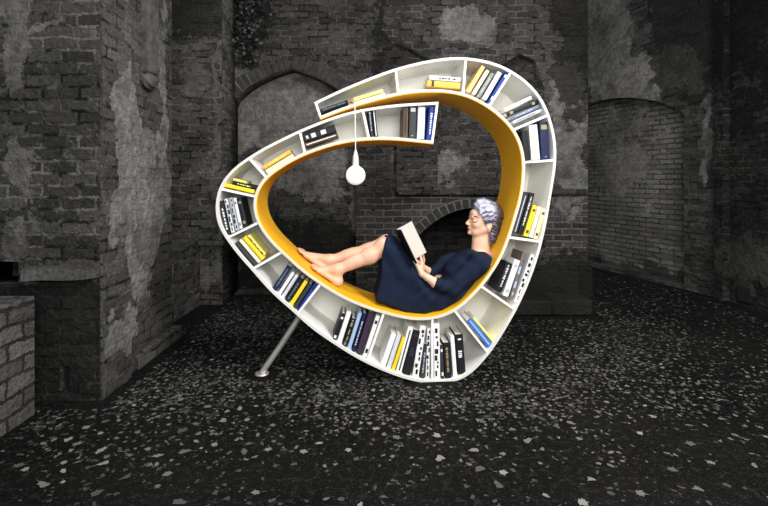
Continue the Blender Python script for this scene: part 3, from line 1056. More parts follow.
bk('c14', (241.1, 228.6), (234.4, 198), 3.2, 'white', 'white tilted book', mark='slate', style='ends')
bk('c14', (245.2, 226.4), (238.8, 197.8), 4.6, 'black', 'black tilted book, rightmost', mark='gold', style='ends')
bk('c15', (224.4, 184.8), (254.6, 191.8), 4.2, 'yellow', 'yellow book lying at the bottom')
bk('c15', (232.6, 182.6), (256.8, 188.2), 3.6, 'black', 'black book lying between two yellow ones', mark='lemon', style='lines')
bk('c15', (233, 179.4), (246.5, 182.6), 2.4, 'lemon', 'small lemon book lying on top of a black one')
bk('c16', (266.6, 172), (293.4, 155.6), 4.8, 'paleyellow', 'pale yellow book lying under an amber one')
bk('c16', (264, 167.4), (290.6, 151.2), 4.4, 'amber', 'amber book lying on a pale yellow one', mark='lemon', style='lines')
bk('c17', (305.3, 145.2), (337.8, 134.6), 3.8, 'brown', 'thin dark brown book lying under a thick black one', mark='white', style='stripe')
bk('c17', (303.6, 138.4), (335.4, 128), 8.6, 'black', 'thick black book with white pictures lying flat', mark='palegrey', style='pics')
bk('c18', (372.2, 137.0), (369.2, 108.6), 3.6, 'black', 'slim black book beside the divider', mark='grey')
bk('c18', (376.4, 136.8), (373.4, 108.3), 3.6, 'black', 'black book with a white stripe, second from the divider', mark='white', style='stripe')
bk('c18', (405.2, 137.6), (406.0, 105.8), 5.2, 'brown', 'dark brown book left of a thick charcoal one', mark='black', style='lines')
bk('c18', (412.2, 138), (413.2, 105.2), 7.2, 'charcoal', 'thick charcoal book with a grey picture', mark='grey', style='top')
bk('c18', (420.6, 138.8), (421.8, 106.8), 7.6, 'palegrey', 'thick pale grey book right of the charcoal one')
bk('c18', (429.2, 139.8), (432.2, 107.2), 5.4, 'blue', 'royal blue book at the open end', mark='white', style='lines')

# ------------------------------------------------------------------ signed-distance modelling (for the person)


def cap(a, b, ra, rb=None, sw=1.0):
    return ('cap', Vector(a), Vector(b), ra, ra if rb is None else rb, sw)


def ell(c, r, rot=0.0):
    return ('ell', Vector(c), r, rot)


class Grid:
    def __init__(s, lo, hi, h):
        s.h = h
        s.lo = np.array(lo, dtype=np.float32)
        n = [int(math.ceil((b - a) / h)) + 1 for a, b in zip(lo, hi)]
        s.n = n
        s.ax = [s.lo[i] + h * np.arange(n[i], dtype=np.float32) for i in range(3)]
        s.d = np.full(n, 1.0, dtype=np.float32)

    def sub(s, lo, hi):
        sl = []
        for i in range(3):
            a = max(0, int((lo[i] - s.lo[i]) / s.h)); b = min(s.n[i], int((hi[i] - s.lo[i]) / s.h) + 2)
            if b - a < 1: return None
            sl.append(slice(a, b))
        return tuple(sl)

    def prim(s, p):
        pad = 0.07
        if p[0] == 'cap':
            _, a, b, ra, rb, sw = p
            m = max(ra, rb)
            lo = [min(a[i], b[i]) - m * (sw if i == 1 else 1) - pad for i in range(3)]
            hi = [max(a[i], b[i]) + m * (sw if i == 1 else 1) + pad for i in range(3)]
        elif p[0] == 'ell':
            _, c, r, rot = p
            m = max(r[0], r[2])
            lo = [c[0] - m - pad, c[1] - r[1] - pad, c[2] - m - pad]; hi = [c[0] + m + pad, c[1] + r[1] + pad, c[2] + m + pad]
        else:
            _, poly, w0, w1, rd = p
            lo = [min(q[0] for q in poly) - rd - pad, w0 - rd - pad, min(q[1] for q in poly) - rd - pad]
            hi = [max(q[0] for q in poly) + rd + pad, w1 + rd + pad, max(q[1] for q in poly) + rd + pad]
        sl = s.sub(lo, hi)
        if sl is None: return None, None
        X = s.ax[0][sl[0]][:, None, None]; Y = s.ax[1][sl[1]][None, :, None]; Z = s.ax[2][sl[2]][None, None, :]
        if p[0] == 'cap':
            ab = b - a
            L2 = max(ab.x ** 2 + (ab.y / sw) ** 2 + ab.z ** 2, 1e-12)
            dx, dy, dz = X - a.x, (Y - a.y) / sw, Z - a.z
            t = np.clip((dx * ab.x + dy * ab.y / sw + dz * ab.z) / L2, 0, 1)
            q = np.sqrt((dx - t * ab.x) ** 2 + (dy - t * ab.y / sw) ** 2 + (dz - t * ab.z) ** 2)
            f = q - (ra + (rb - ra) * t)
        elif p[0] == 'ell':
            cr, sr = math.cos(rot), math.sin(rot)
            dx, dy, dz = X - c.x, Y - c.y, Z - c.z
            x2 = dx * cr + dz * sr; z2 = -dx * sr + dz * cr
            k0 = np.sqrt((x2 / r[0]) ** 2 + (dy / r[1]) ** 2 + (z2 / r[2]) ** 2)
            k1 = np.sqrt((x2 / r[0] ** 2) ** 2 + (dy / r[1] ** 2) ** 2 + (z2 / r[2] ** 2) ** 2) + 1e-6
            f = k0 * (k0 - 1) / k1
        else:
            X2, Z2 = X[:, 0, :], Z[0]
            X2 = np.broadcast_to(X[:, :, 0], (X.shape[0], Z.shape[2])); Z2 = np.broadcast_to(Z[0], X2.shape)
            dd = np.full(X2.shape, 1e9, dtype=np.float32); sg = np.ones(X2.shape, dtype=np.float32)
            n = len(poly)
            for i in range(n):
                vi = poly[i]; vj = poly[i - 1]
                ex, ey = vj[0] - vi[0], vj[1] - vi[1]
                wx, wyy = X2 - vi[0], Z2 - vi[1]
                t = np.clip((wx * ex + wyy * ey) / (ex * ex + ey * ey), 0, 1)
                dd = np.minimum(dd, (wx - ex * t) ** 2 + (wyy - ey * t) ** 2)
                c1 = Z2 >= vi[1]; c2 = Z2 < vj[1]; c3 = ex * wyy > ey * wx
                allc = (c1 & c2 & c3) | (~c1 & ~c2 & ~c3)
                sg = np.where(allc, -sg, sg)
            d2 = (sg * np.sqrt(dd))[:, None, :]
            dw = np.abs(Y - (w0 + w1) / 2) - (w1 - w0) / 2
            d2 = d2 + rd * 0; dw = dw + 0 * d2
            a_ = np.maximum(d2, 0); b_ = np.maximum(dw, 0)
            f = np.minimum(np.maximum(d2, dw), 0) + np.sqrt(a_ * a_ + b_ * b_) - rd
        return sl, f.astype(np.float32)

    def add(s, p, k=0.02):
        sl, f = s.prim(p)
        if sl is None: return
        d = s.d[sl]
        h = np.maximum(k - np.abs(d - f), 0) / k
        s.d[sl] = np.minimum(d, f) - h * h * k * 0.25

    def cut(s, p, k=0.01):
        sl, f = s.prim(p)
        if sl is None: return
        d = s.d[sl]
        f = -f
        h = np.maximum(k - np.abs(d - f), 0) / k
        s.d[sl] = np.maximum(d, f) + h * h * k * 0.25

    def mesh(s, name):
        d = s.d
        ins = d < 0
        c = np.zeros([x - 1 for x in s.n], dtype=np.int8)
        for i in (0, 1):
            for j in (0, 1):
                for k in (0, 1):
                    c += ins[i:s.n[0] - 1 + i, j:s.n[1] - 1 + j, k:s.n[2] - 1 + k]
        act = (c > 0) & (c < 8)
        ix = np.argwhere(act)
        idx = -np.ones(act.shape, dtype=np.int64)
        idx[act] = np.arange(len(ix))
        acc = np.zeros((len(ix), 3)); cnt = np.zeros(len(ix))
        corners = [(i, j, k) for i in (0, 1) for j in (0, 1) for k in (0, 1)]
        for a in corners:
            for ax in range(3):
                if a[ax] == 1: continue
                b = list(a); b[ax] = 1
                da = d[ix[:, 0] + a[0], ix[:, 1] + a[1], ix[:, 2] + a[2]]
                db = d[ix[:, 0] + b[0], ix[:, 1] + b[1], ix[:, 2] + b[2]]
                m = (da < 0) != (db < 0)
                t = np.where(m, da / np.where(m, da - db, 1), 0)
                for q in range(3):
                    val = a[q] + (t if q == ax else 0)
                    acc[:, q] += np.where(m, val, 0)
                cnt += m
        vs = (ix + acc / cnt[:, None]) * s.h + s.lo
        faces = []
        for ax in range(3):
            o1, o2 = [(1, 2), (2, 0), (0, 1)][ax]
            sl0 = [slice(None)] * 3; sl1 = [slice(None)] * 3
            sl0[ax] = slice(0, -1); sl1[ax] = slice(1, None)
            A_, B_ = ins[tuple(sl0)], ins[tuple(sl1)]
            e = np.argwhere(A_ != B_)
            ok = (e[:, o1] > 0) & (e[:, o2] > 0) & (e[:, o1] < s.n[o1] - 1) & (e[:, o2] < s.n[o2] - 1)
            e = e[ok]
            fl = A_[e[:, 0], e[:, 1], e[:, 2]]

            def at(d1, d2):
                q = e.copy(); q[:, o1] -= d1; q[:, o2] -= d2
                return idx[q[:, 0], q[:, 1], q[:, 2]]
            quad = np.stack([at(1, 1), at(0, 1), at(0, 0), at(1, 0)], 1)
            quad[~fl] = quad[~fl][:, ::-1]
            faces.append(quad)
        faces = np.concatenate(faces)
        me = bpy.data.meshes.new(name)
        me.from_pydata(vs.tolist(), [], faces.tolist())
        me.update()
        return me


def relax(o, it=2, fac=0.5):
    bm = bmesh.new(); bm.from_mesh(o.data)
    for _ in range(it): bmesh.ops.smooth_vert(bm, verts=bm.verts, factor=fac, use_axis_x=True, use_axis_y=True, use_axis_z=True)
    bm.to_mesh(o.data); bm.free()
    for p in o.data.polygons: p.use_smooth = True


# ------------------------------------------------------------------ materials of the woman
def skin_mat():
    k = NT('skin')
    co = k.coord()
    n = k.noise(co, 22, 4)
    col = k.mix(k.rng(n, 0.3, 0.7), (0.70, 0.40, 0.27), (0.76, 0.47, 0.34))
    k.set(k.b.inputs['Base Color'], col)
    k.b.inputs['Roughness'].default_value = 0.5
    k.b.inputs['Subsurface Weight'].default_value = 0.12
    k.b.inputs['Subsurface Radius'].default_value = (0.012, 0.005, 0.003)
    k.b.inputs['Subsurface Scale'].default_value = 0.6
    return k.m


def dress_mat():
    k = NT('navy quilted knit')
    co = k.coord()
    sep = k.n('ShaderNodeSeparateXYZ'); k.set(sep.inputs[0], co)
    # fine waffle grid following the cloth, diagonal in side view
    a = k.math('SINE', k.math('MULTIPLY', k.math('ADD', sep.outputs[0], k.math('MULTIPLY', sep.outputs[2], 0.35)), 620))
    b = k.math('SINE', k.math('MULTIPLY', k.math('SUBTRACT', sep.outputs[2], k.math('MULTIPLY', sep.outputs[0], 0.35)), 620))
    grid = k.math('MAXIMUM', a, b)
    col = k.mix(k.rng(grid, 0.5, 1.0), (0.004, 0.008, 0.022), (0.010, 0.019, 0.044))
    col = k.mix(k.math('MULTIPLY', k.rng(k.noise(co, 14, 4), 0.4, 0.7), 0.4), col, (0.010, 0.018, 0.042))
    k.set(k.b.inputs['Base Color'], col)
    k.b.inputs['Roughness'].default_value = 0.85
    k.b.inputs['Specular IOR Level'].default_value = 0.15
    k.bump(k.math('ADD', grid, k.math('MULTIPLY', k.noise(co, 9, 5), 6)), 0.35, 0.004)
    return k.m


def hair_mat():
    k = NT('silver lilac hair')
    co = k.coord()
    at = k.n('ShaderNodeAttribute'); at.attribute_name = 'lock'
    t2 = k.n('ShaderNodeAttribute'); t2.attribute_name = 'tone'
    n = k.math('ADD', k.math('MULTIPLY', k.noise(k.vmath('MULTIPLY', co, (18, 60, 60)), 1.6, 5, 0.7), 0.5), k.math('MULTIPLY', t2.outputs['Fac'], 0.5))
    sil = k.mix(k.rng(n, 0.35, 0.65), (0.09, 0.09, 0.15), (0.46, 0.47, 0.57))
    drk = k.mix(k.rng(n, 0.4, 0.7), (0.010, 0.008, 0.010), (0.07, 0.055, 0.065))
    k.set(k.b.inputs['Base Color'], k.mix(at.outputs['Fac'], sil, drk))
    k.b.inputs['Roughness'].default_value = 0.5
    k.bump(k.noise(k.vmath('MULTIPLY', co, (30, 140, 140)), 3, 3), 0.5, 0.004)
    return k.m


skin_m, dress_m, hair_m = skin_mat(), dress_mat(), hair_mat()
lip_m = simple('lips', (0.55, 0.10, 0.11), 0.4)
brow_m = simple('brow hair', (0.04, 0.028, 0.025), 0.8)
eye_m = simple('eyeball', (0.7, 0.68, 0.66), 0.2)
nail_m = simple('nail', (0.75, 0.50, 0.44), 0.3)
WC = 0.205      # her mid-plane

person = empty('person', B0, ROT, label='barefoot woman with short silver hair in navy dress reclining with a book', cat='person')

# --- body
g1 = Grid((-1.05, 0.0, 0.25), (0.55, 0.44, 1.32), 0.0046)
hd = lambda px, py, w=0.0: P(px, py, WC + w) if False else P(px, py, WC) + Vector((0, w, 0))
B = g1
# torso
B.add(cap(hd(477, 266), hd(446, 294), 0.085, 0.095, 1.5))
B.add(cap(hd(479, 261, -.12), hd(479, 261, .12), 0.05), .05)
# neck
B.add(cap(hd(482.5, 234), hd(482, 254), 0.046, 0.052), 0.03)
B.add(cap(hd(476, 236), hd(476.5, 248), 0.024, 0.032), 0.03)
# head
B.add(ell(hd(487, 215.5), (0.092, 0.074, 0.090), 0.1), 0.02)
B.add(ell(hd(479.5, 222.5), (0.064, 0.060, 0.078)), 0.025)
B.add(cap(hd(474.4, 231.2, -.016), hd(474.4, 231.2, .016), 0.025), 0.02)
B.add(ell(hd(469.6, 232.8), (0.015, 0.019, 0.013)), 0.012)
B.add(ell(hd(471.4, 227.5), (0.016, 0.026, 0.020)), 0.012)
B.add(ell(hd(473.5, 213.5), (0.022, 0.045, 0.026)), 0.02)
for s_ in (-1, 1):
    B.add(cap(hd(474.5, 232.3, .018 * s_), hd(485.5, 228.4, .05 * s_), 0.018, 0.022), 0.02)
    B.add(ell(hd(474.6, 224.2, .034 * s_), (0.020, 0.018, 0.018)), 0.02)      # cheek
    B.add(ell(hd(471.6, 217.2, .022 * s_), (0.012, 0.024, 0.009)), 0.012)     # brow ridge
    B.cut(ell(hd(470.9, 220.3, .030 * s_), (0.011, 0.014, 0.009)), 0.010)     # eye socket
    B.add(ell(hd(473.0, 220.6, .030 * s_), (0.013, 0.015, 0.011)), 0.004)     # closed lid
    B.add(ell(hd(486.3, 224.8, .069 * s_), (0.017, 0.010, 0.029), -0.25), 0.008)   # ear
    B.cut(ell(hd(485.8, 224.2, .080 * s_), (0.008, 0.008, 0.014), -0.25), 0.005)
B.add(cap(hd(470.6, 218.6), hd(466.6, 223.2), 0.0065, 0.0085), 0.012)
B.add(ell(hd(468.0, 224.4), (0.010, 0.016, 0.008)), 0.008)
B.add(ell(hd(469.0, 227.9), (0.011, 0.022, 0.0065)), 0.006)
B.add(ell(hd(469.3, 230.1), (0.010, 0.019, 0.006)), 0.006)
B.cut(ell(hd(468.0, 229.0), (0.007, 0.020, 0.0016)), 0.004)
# near arm (her left)
el = P(453, 289, 0.060); wr = P(422.0, 274.0, 0.060)
B.add(cap(P(480, 264, 0.075), el, 0.044, 0.036))
B.add(cap(el, P(436, 283.4, 0.050), 0.034, 0.029), 0.02)
B.add(cap(P(436, 283.4, 0.050), wr, 0.029, 0.0205), 0.02)
# palm and fingers of the near hand, closing on the lower corner of the book
pm0, pm1 = wr, P(416.6, 264.8, 0.085)
for q in (-0.022, -0.007, 0.008, 0.023):
    B.add(cap(pm0 + Vector((0, q * 0.45, 0)), pm1 + Vector((0, q, 0.0)), 0.0145, 0.0115), 0.012)
fing = [(-0.026, 0.80), (-0.009, 0.95), (0.008, 1.0), (0.024, 0.92)]
for q, ln in fing:
    a = pm1 + Vector((0, q, 0))
    b = a + Vector((-0.022 * ln, q * 0.10, 0.030 * ln))
    c = b + Vector((-0.004, 0.004, 0.026 * ln))
    d_ = c + Vector((0.010, 0.006, 0.016 * ln))
    B.add(cap(a, b, 0.0098, 0.0090), 0.006); B.add(cap(b, c, 0.0088, 0.0080), 0.004); B.add(cap(c, d_, 0.0078, 0.0066), 0.004)
ta = pm0.lerp(pm1, 0.35) + Vector((0.010, 0.008, 0.006))
tb = ta + Vector((0.004, 0.004, 0.034)); tc = tb + Vector((-0.004, 0.004, 0.030)); td = tc + Vector((-0.006, 0.002, 0.022))
B.add(cap(ta, tb, 0.0135, 0.0105), 0.01); B.add(cap(tb, tc, 0.0102, 0.0090), 0.004); B.add(cap(tc, td, 0.0090, 0.0072), 0.004)
# far arm (her right)
elf = P(444, 281, 0.345); wrf = P(424, 268, 0.30)
B.add(cap(P(479, 261, 0.335), elf, 0.047, 0.040))
B.add(cap(elf, wrf, 0.036, 0.0215), 0.02)
pf1 = P(417.5, 262, 0.275)
for q in (-0.02, -0.007, 0.007, 0.02):
    B.add(cap(wrf + Vector((0, q * .4, 0)), pf1 + Vector((0, q, 0)), 0.0145, 0.0115), 0.012)
    a = pf1 + Vector((0, q, 0)); b = a + Vector((-0.02, -0.004, 0.026)); c = b + Vector((-0.002, -0.012, 0.024)); d_ = c + Vector((.008, -0.01, 0.014))
    B.add(cap(a, b, 0.0096, 0.009), 0.006); B.add(cap(b, c, 0.0088, 0.008), 0.004); B.add(cap(c, d_, 0.0078, 0.0066), 0.004)
a = wrf.lerp(pf1, .4) + Vector((.008, -.01, .01)); b = a + Vector((.004, -.012, .03)); c = b + Vector((-.004, -.01, .03))
B.add(cap(a, b, 0.013, 0.0105), 0.01); B.add(cap(b, c, 0.010, 0.0078), 0.004)


def leg(hip, knee, ankle, calf_r, foot_toe, heel, kr=0.056, ar=0.034):
    B.add(cap(hip, knee, 0.062, 0.050), 0.03)
    B.add(cap(hip, Vector((P(448, 292, 0.2).x, 0.2 + (hip.y - 0.2) * .8, P(448, 292, 0.2).z)), 0.062, 0.07), 0.03)
    B.add(ell(knee, (kr, kr * 0.95, kr)), 0.02)
    sh = ankle - knee
    perp = Vector((sh.z, 0, -sh.x)).normalized()
    if perp.z > 0: perp = -perp
    m = knee + sh * 0.33 + perp * 0.012
    B.add(cap(knee, m, kr * 0.86, calf_r), 0.02)
    B.add(cap(m, knee + sh * 0.72, calf_r, ar * 1.08), 0.02)
    B.add(cap(knee + sh * 0.6, ankle, ar * 1.15, ar), 0.02)
    # heel, instep, ball
    B.add(ell(heel, (0.033, 0.028, 0.030)), 0.02)
    B.add(cap(ankle, heel, ar * 0.95, 0.026), 0.02)
    d = (foot_toe - heel)
    nrm = Vector((-d.z, 0, d.x)).normalized()
    if nrm.z < 0: nrm = -nrm
    ball = heel + d * 0.72
    B.add(cap(ankle + d * 0.05, ball + nrm * 0.004, 0.031, 0.017, 1.25), 0.03)
    B.add(cap(heel, ball, 0.024, 0.015, 1.7), 0.02)
    for i, q in enumerate((-0.030, -0.016, -0.003, 0.010, 0.025)):
        r_ = (0.0072, 0.0076, 0.008, 0.0086, 0.0118)[i]
        ln = (0.70, 0.82, 0.92, 1.0, 1.0)[i]
        s0 = ball + Vector((0, q * 0.95, 0)); s1 = ball + d * 0.27 * ln + Vector((0, q, 0)) - nrm * 0.002 + nrm * 0.004
        mid = s0.lerp(s1, 0.5) + nrm * 0.006
        B.add(cap(s0, mid, r_ * 1.15, r_), 0.008); B.add(cap(mid, s1, r_, r_ * 0.92), 0.004)


# seat surface used to rest heels and soles
ICs = [(p + n * 0.004) for p, n in zip(IC, IN_)]


def seat_pt(u):
    """point of the seat surface and its normal at local u (lower branch)"""
    best = None
    for i in range(1, len(ICs)):
        a, b = ICs[i - 1], ICs[i]
        if (a.x - u) * (b.x - u) <= 0 and a.y < 0.95 and a.x != b.x:
            t = (u - a.x) / (b.x - a.x)
            p = a.lerp(b, t)
            if best is None or p.y < best[0].y: best = (p, IN_[i])
    return best


def on_seat(px, py, w, lift):
    p = P(px, py, w)
    q, n = seat_pt(p.x)
    return Vector((q.x + n.x * lift, w, q.y + n.y * lift))


# near leg
hN = on_seat(335.0, 277, 0.125, 0.029); tN = on_seat(310.0, 262, 0.125, 0.014)
hF = on_seat(323.0, 264, 0.265, 0.029); tF = on_seat(296.5, 251, 0.265, 0.014)
print('heel near', tuple(round(x, 3) for x in hN), 'photo heel', tuple(round(x, 3) for x in P(335, 277, .125)))
print('toe near', tuple(round(x, 3) for x in tN), 'photo', tuple(round(x, 3) for x in P(309, 263, .125)))
print('heel far', tuple(round(x, 3) for x in hF), 'photo', tuple(round(x, 3) for x in P(323, 262, .265)))
leg(P(426, 297, 0.13), P(384.5, 246.5, 0.13), P(337.5, 270, 0.125), 0.050, tN, hN)
leg(P(428, 297, 0.28), P(386.5, 243.0, 0.275), P(330, 260.5, 0.265), 0.047, tF, hF, kr=0.054, ar=.031)
body = obj('body', g1.mesh('body'), skin_m, person)
relax(body, 2, 0.4)

# --- face details
bm = bmesh.new()
for (px, py, rr) in ((468.9, 228.0, (0.0112, 0.019, 0.0040)), (469.2, 230.0, (0.0102, 0.016, 0.0038))):
    r_ = bmesh.ops.create_icosphere(bm, subdivisions=3, radius=1)
    c = hd(px, py)
    for v in r_['verts']: v.co = Vector((v.co.x * rr[0], v.co.y * rr[1], v.co.z * rr[2])) + c
smooth(obj('lips', bm, lip_m, person), 80)
from mathutils.bvhtree import BVHTree
bvh = BVHTree.FromPolygons([v.co.copy() for v in body.data.vertices], [tuple(p.vertices) for p in body.data.polygons])


def on_face(px, py, s_, w):
    q = hd(px, py)
    hit = bvh.ray_cast(Vector((q.x, WC + s_ * 0.15, q.z)), Vector((0, -s_, 0)))
    return hit[0] if hit[0] is not None else Vector((q.x, WC + s_ * w, q.z))


for s_ in (-1, 1):
    bm = bmesh.new()
    add_tube(bm, [on_face(*q, s_, .03) for q in ((471.0, 216.9), (472.2, 216.1), (474.2, 216.0), (476.6, 217.2))], [0.0018, 0.0036, 0.0034, 0.0014], 6)
    smooth(obj('eyebrow', bm, brow_m, person))
    bm = bmesh.new()
    add_tube(bm, [on_face(*q, s_, .03) for q in ((471.6, 221.2), (472.6, 221.7), (474.0, 221.4), (475.4, 220.5))], [0.0018, 0.0036, 0.0036, 0.0014], 6)
    smooth(obj('eyelashes', bm, brow_m, person))

# --- dress
g2 = Grid((-0.55, -0.03, 0.28), (0.55, 0.44, 1.0), 0.0055)
T = g2
T.add(cap(hd(476.0, 267), hd(449, 292), 0.102, 0.100, 1.4))
T.add(cap(hd(478.6, 262.5, -.115), hd(478.6, 262.5, .115), 0.066), 0.06)
T.add(cap(hd(468, 262), hd(457, 272), 0.080, 0.085, 1.5), 0.04)             # chest
T.add(cap(P(478.5, 264, 0.070), P(453.5, 288, 0.062), 0.066, 0.056), 0.02)      # near sleeve
T.add(cap(P(453.5, 288, 0.062), P(435.5, 283.6, 0.050), 0.056, 0.037), 0.006)
T.cut(cap(P(426, 278, 0.05), P(433.0, 282.4, 0.050), 0.045, 0.033), 0.004)
T.add(cap(P(478, 259, 0.335), P(449, 263, 0.335), 0.066, 0.066), 0.03)      # far sleeve
T.add(cap(P(449, 263, 0.335), P(432, 272, 0.320), 0.062, 0.036), 0.02)
for (w_, kx, ky) in ((0.125, 385.5, 246.5), (0.28, 388.0, 244)):
    T.add(cap(P(426, 297, w_), P(kx, ky, w_), 0.082, 0.070), 0.02)
    T.add(cap(P(426, 297, w_), P(452, 293, w_), 0.080, 0.09), 0.02)


def pz(px, py, w):
    p = P(px, py, w); return (p.x, p.z)


sk = [pz(384, 243, .16), pz(398, 254, .16), pz(418, 284, .16), pz(440, 296, .16), pz(466, 292, .16), pz(455, 300, .16), pz(440, 306.5, .16), pz(420, 308, .16),
      pz(402, 304.5, .16), pz(386, 298.5, .16), pz(370, 292, .16), pz(374, 270, .16)]
T.add(('poly', sk, 0.075, 0.325, 0.018), 0.03)
# drape folds
X = T.ax[0][:, None, None]; Y = T.ax[1][None, :, None]; Z = T.ax[2][None, None, :]
fold = (0.0035 * np.sin((X * 0.6 + Z) * 46 + 2.2 * np.sin(X * 13)) * np.exp(-((X + 0.02) / 0.22) ** 2)
        + 0.003 * np.sin((X - Z * 0.55) * 70 + 3 * np.sin(Z * 17)) * (X > -0.1) * 1.0
        + 0.003 * np.sin(X * 60 + 6 * np.sin(Z * 8) + Y * 20))
T.d = (T.d + fold.astype(np.float32))
# neck opening
T.cut(cap(hd(481.0, 243), hd(481.6, 251.0), 0.060, 0.050, 1.15), 0.01)
# hem: a clean edge across the knees and down to the seat
hz = [P(0, y, .16).z for y in (303, 284, 256, 234)]
hx = [P(375.5, 303, .16).x, P(380.2, 284, .16).x, P(381.6, 256, .16).x, P(387.0, 234, .16).x]
zz = T.ax[2]
hemx = np.interp(zz, hz, hx).astype(np.float32)
T.d = np.maximum(T.d, hemx[None, None, :] - X + 0.004 * np.sin(Y * 60))
# keep it on the seat: trim whatever would sink into the lining
xs = T.ax[0]
seatv = np.full(len(xs), -9.0, dtype=np.float32)
for i, x in enumerate(xs):
    q = seat_pt(float(x))
    if q: seatv[i] = q[0].y + 0.004 / max(0.25, q[1].y)
T.d = np.maximum(T.d, (seatv[:, None, None] - Z) * 0.6)
dress = obj('dress', T.mesh('dress'), dress_m, person, label='knee-length navy dress with three-quarter sleeves')
relax(dress, 3, 0.5)
# the body must not sink into the seat either
for o_ in (body,):
    for v in o_.data.vertices:
        q = seat_pt(v.co.x)
        if q and v.co.z < q[0].y + 0.001 and v.co.z > q[0].y - 0.06:
            v.co.z = q[0].y + 0.001

# --- hair
g3 = Grid((P(462, 0, WC).x, 0.06, P(0, 256, WC).z), (P(520, 0, WC).x, 0.35, P(0, 190, WC).z), 0.0034)
H = g3
H.add(ell(hd(489.2, 215.0), (0.093, 0.081, 0.094), 0.1), 0.01)
H.add(ell(hd(493.5, 228), (0.060, 0.066, 0.066)), 0.03)
H.add(cap(hd(493.2, 233), hd(490.6, 243), 0.045, 0.020, 1.2), 0.03)
# clear the face, ears and neck
H.cut(ell(hd(472.5, 226.5), (0.080, 0.12, 0.100), 0.42), 0.006)
H.cut(ell(hd(475, 214), (0.022, 0.10, 0.046), 0.1), 0.006)
for s_ in (-1, 1):
    H.cut(ell(hd(485.4, 227.0, .082 * s_), (0.024, 0.030, 0.036), -0.2), 0.004)
locks = []
rl = random.Random(11)


def lock(pts, r0, r1, dark):
    n = len(pts)
    tone = rl.random()
    for i in range(n - 1):
        a, b = pts[i], pts[i + 1]
        ra = r0 + (r1 - r0) * i / (n - 1); rb = r0 + (r1 - r0) * (i + 1) / (n - 1)
        H.add(cap(a, b, ra, rb), 0.003)
        locks.append(((a + b) / 2, dark, tone))


# swept-up quiff: front locks roll up and back over the crown
hc = hd(488, 216)
for i in range(17):
    w_ = -0.064 + 0.008 * i
    k_ = rl.uniform(-1, 1)
    top_ = 200.0 + abs(w_) * 95 + k_ * 1.2
    pts = [hd(475.2 + abs(w_) * 45, 208.8 + abs(w_) * 60, w_), hd(475.4 + k_ + abs(w_) * 30, 203.6 + abs(w_) * 70, w_ * 1.02), hd(478 + k_, top_, w_ * 1.02), hd(484 + k_, top_ - 1.0, w_), hd(490.5, top_ + 0.8 - k_, w_ * .95),
           hd(497, top_ + 5, w_ * .9), hd(501.6, top_ + 12, w_ * .8)]
    lock(pts, rl.uniform(0.008, 0.013), 0.005, 0.0)
# side locks flowing back, both sides
for s_ in (-1, 1):
    for i in range(9):
        y0 = 208 + i * 1.9
        k_ = rl.uniform(-1, 1)
        wz = (0.058, 0.066, 0.072, 0.076, 0.078, 0.078, 0.076, 0.072, 0.068)[i]
        pts = [hd(477.5 + i * 0.75, y0 + 1.5, s_ * (wz - 0.006)), hd(482.5 + i * .6, y0 - 1.2 + k_, s_ * (wz + 0.004)), hd(488 + i * .5, y0 + 0.4 - k_, s_ * (wz + 0.005)), hd(493.5, y0 + 1.5 + k_ * 1.4, s_ * (wz - 0.004)),
               hd(499, y0 + 4.5 + k_, s_ * (wz - 0.03))]
        lock(pts, 0.0078, 0.0046, 0.0 if i < 4 else 0.25 + 0.3 * (i % 2))
    for i in range(8):
        y0 = 219 + i * 3.0
        k_ = rl.uniform(-1, 1)
        pts = [hd(489.8 - 0.2 * i, y0 - 1.5, s_ * 0.066), hd(493.5 - i * .4, y0 + 0.5 + k_, s_ * 0.064), hd(498 - i * .7, y0 + k_, s_ * 0.052), hd(502 - i * 1.0, y0 + 3 + k_, s_ * 0.03)]
        lock(pts, 0.007, 0.004, 0.4 + 0.5 * (i % 2))
for i in range(16):
    w_ = rl.uniform(-.05, .05); y0 = rl.uniform(206, 238)
    xx = 501.4 - max(0, (y0 - 222)) * 0.5 - max(0, 216 - y0) * 0.35 - abs(w_) * 30
    pts = [hd(xx - 3, y0 - 4, w_), hd(xx, y0, w_), hd(xx - 0.3, y0 + 4, w_ * 1.1), hd(xx - 1.4, y0 + 7.5, w_)]
    lock(pts, 0.007, 0.004, 0.9)
hair = obj('hair', H.mesh('hair'), hair_m, person, label='short wavy silver lilac hair, darker at the back')
relax(hair, 1, 0.2)
lp = np.array([list(l[0]) for l in locks], dtype=np.float32); ld = np.array([l[1] for l in locks], dtype=np.float32); lt = np.array([l[2] for l in locks], dtype=np.float32)
tone = np.zeros(len(hair.data.vertices), dtype=np.float32)
vc = np.array([list(v.co) for v in hair.data.vertices], dtype=np.float32)
val = np.zeros(len(vc), dtype=np.float32)
for i in range(0, len(vc), 4000):
    dd = ((vc[i:i + 4000, None, :] - lp[None]) ** 2).sum(2)
    wgt = np.exp(-dd / (0.005 ** 2)) + 1e-12
    tone[i:i + 4000] = (wgt * lt[None]).sum(1) / wgt.sum(1)
    val[i:i + 4000] = (wgt * ld[None]).sum(1) / wgt.sum(1)
att = hair.data.attributes.new('lock', 'FLOAT', 'POINT')
xb0, xb1 = hd(488.5, 215).x, hd(496.5, 215).x
back = np.clip((vc[:, 0] - xb0) / (xb1 - xb0), 0, 1) * np.clip((vc[:, 2] * -1 + hd(0, 201).z) / 0.03 , 0, 1)
att.data.foreach_set('value', np.clip(val * 0.5 + back * (0.55 + 0.9 * tone), 0, 1).astype(np.float32))
at2 = hair.data.attributes.new('tone', 'FLOAT', 'POINT')
at2.data.foreach_set('value', tone)

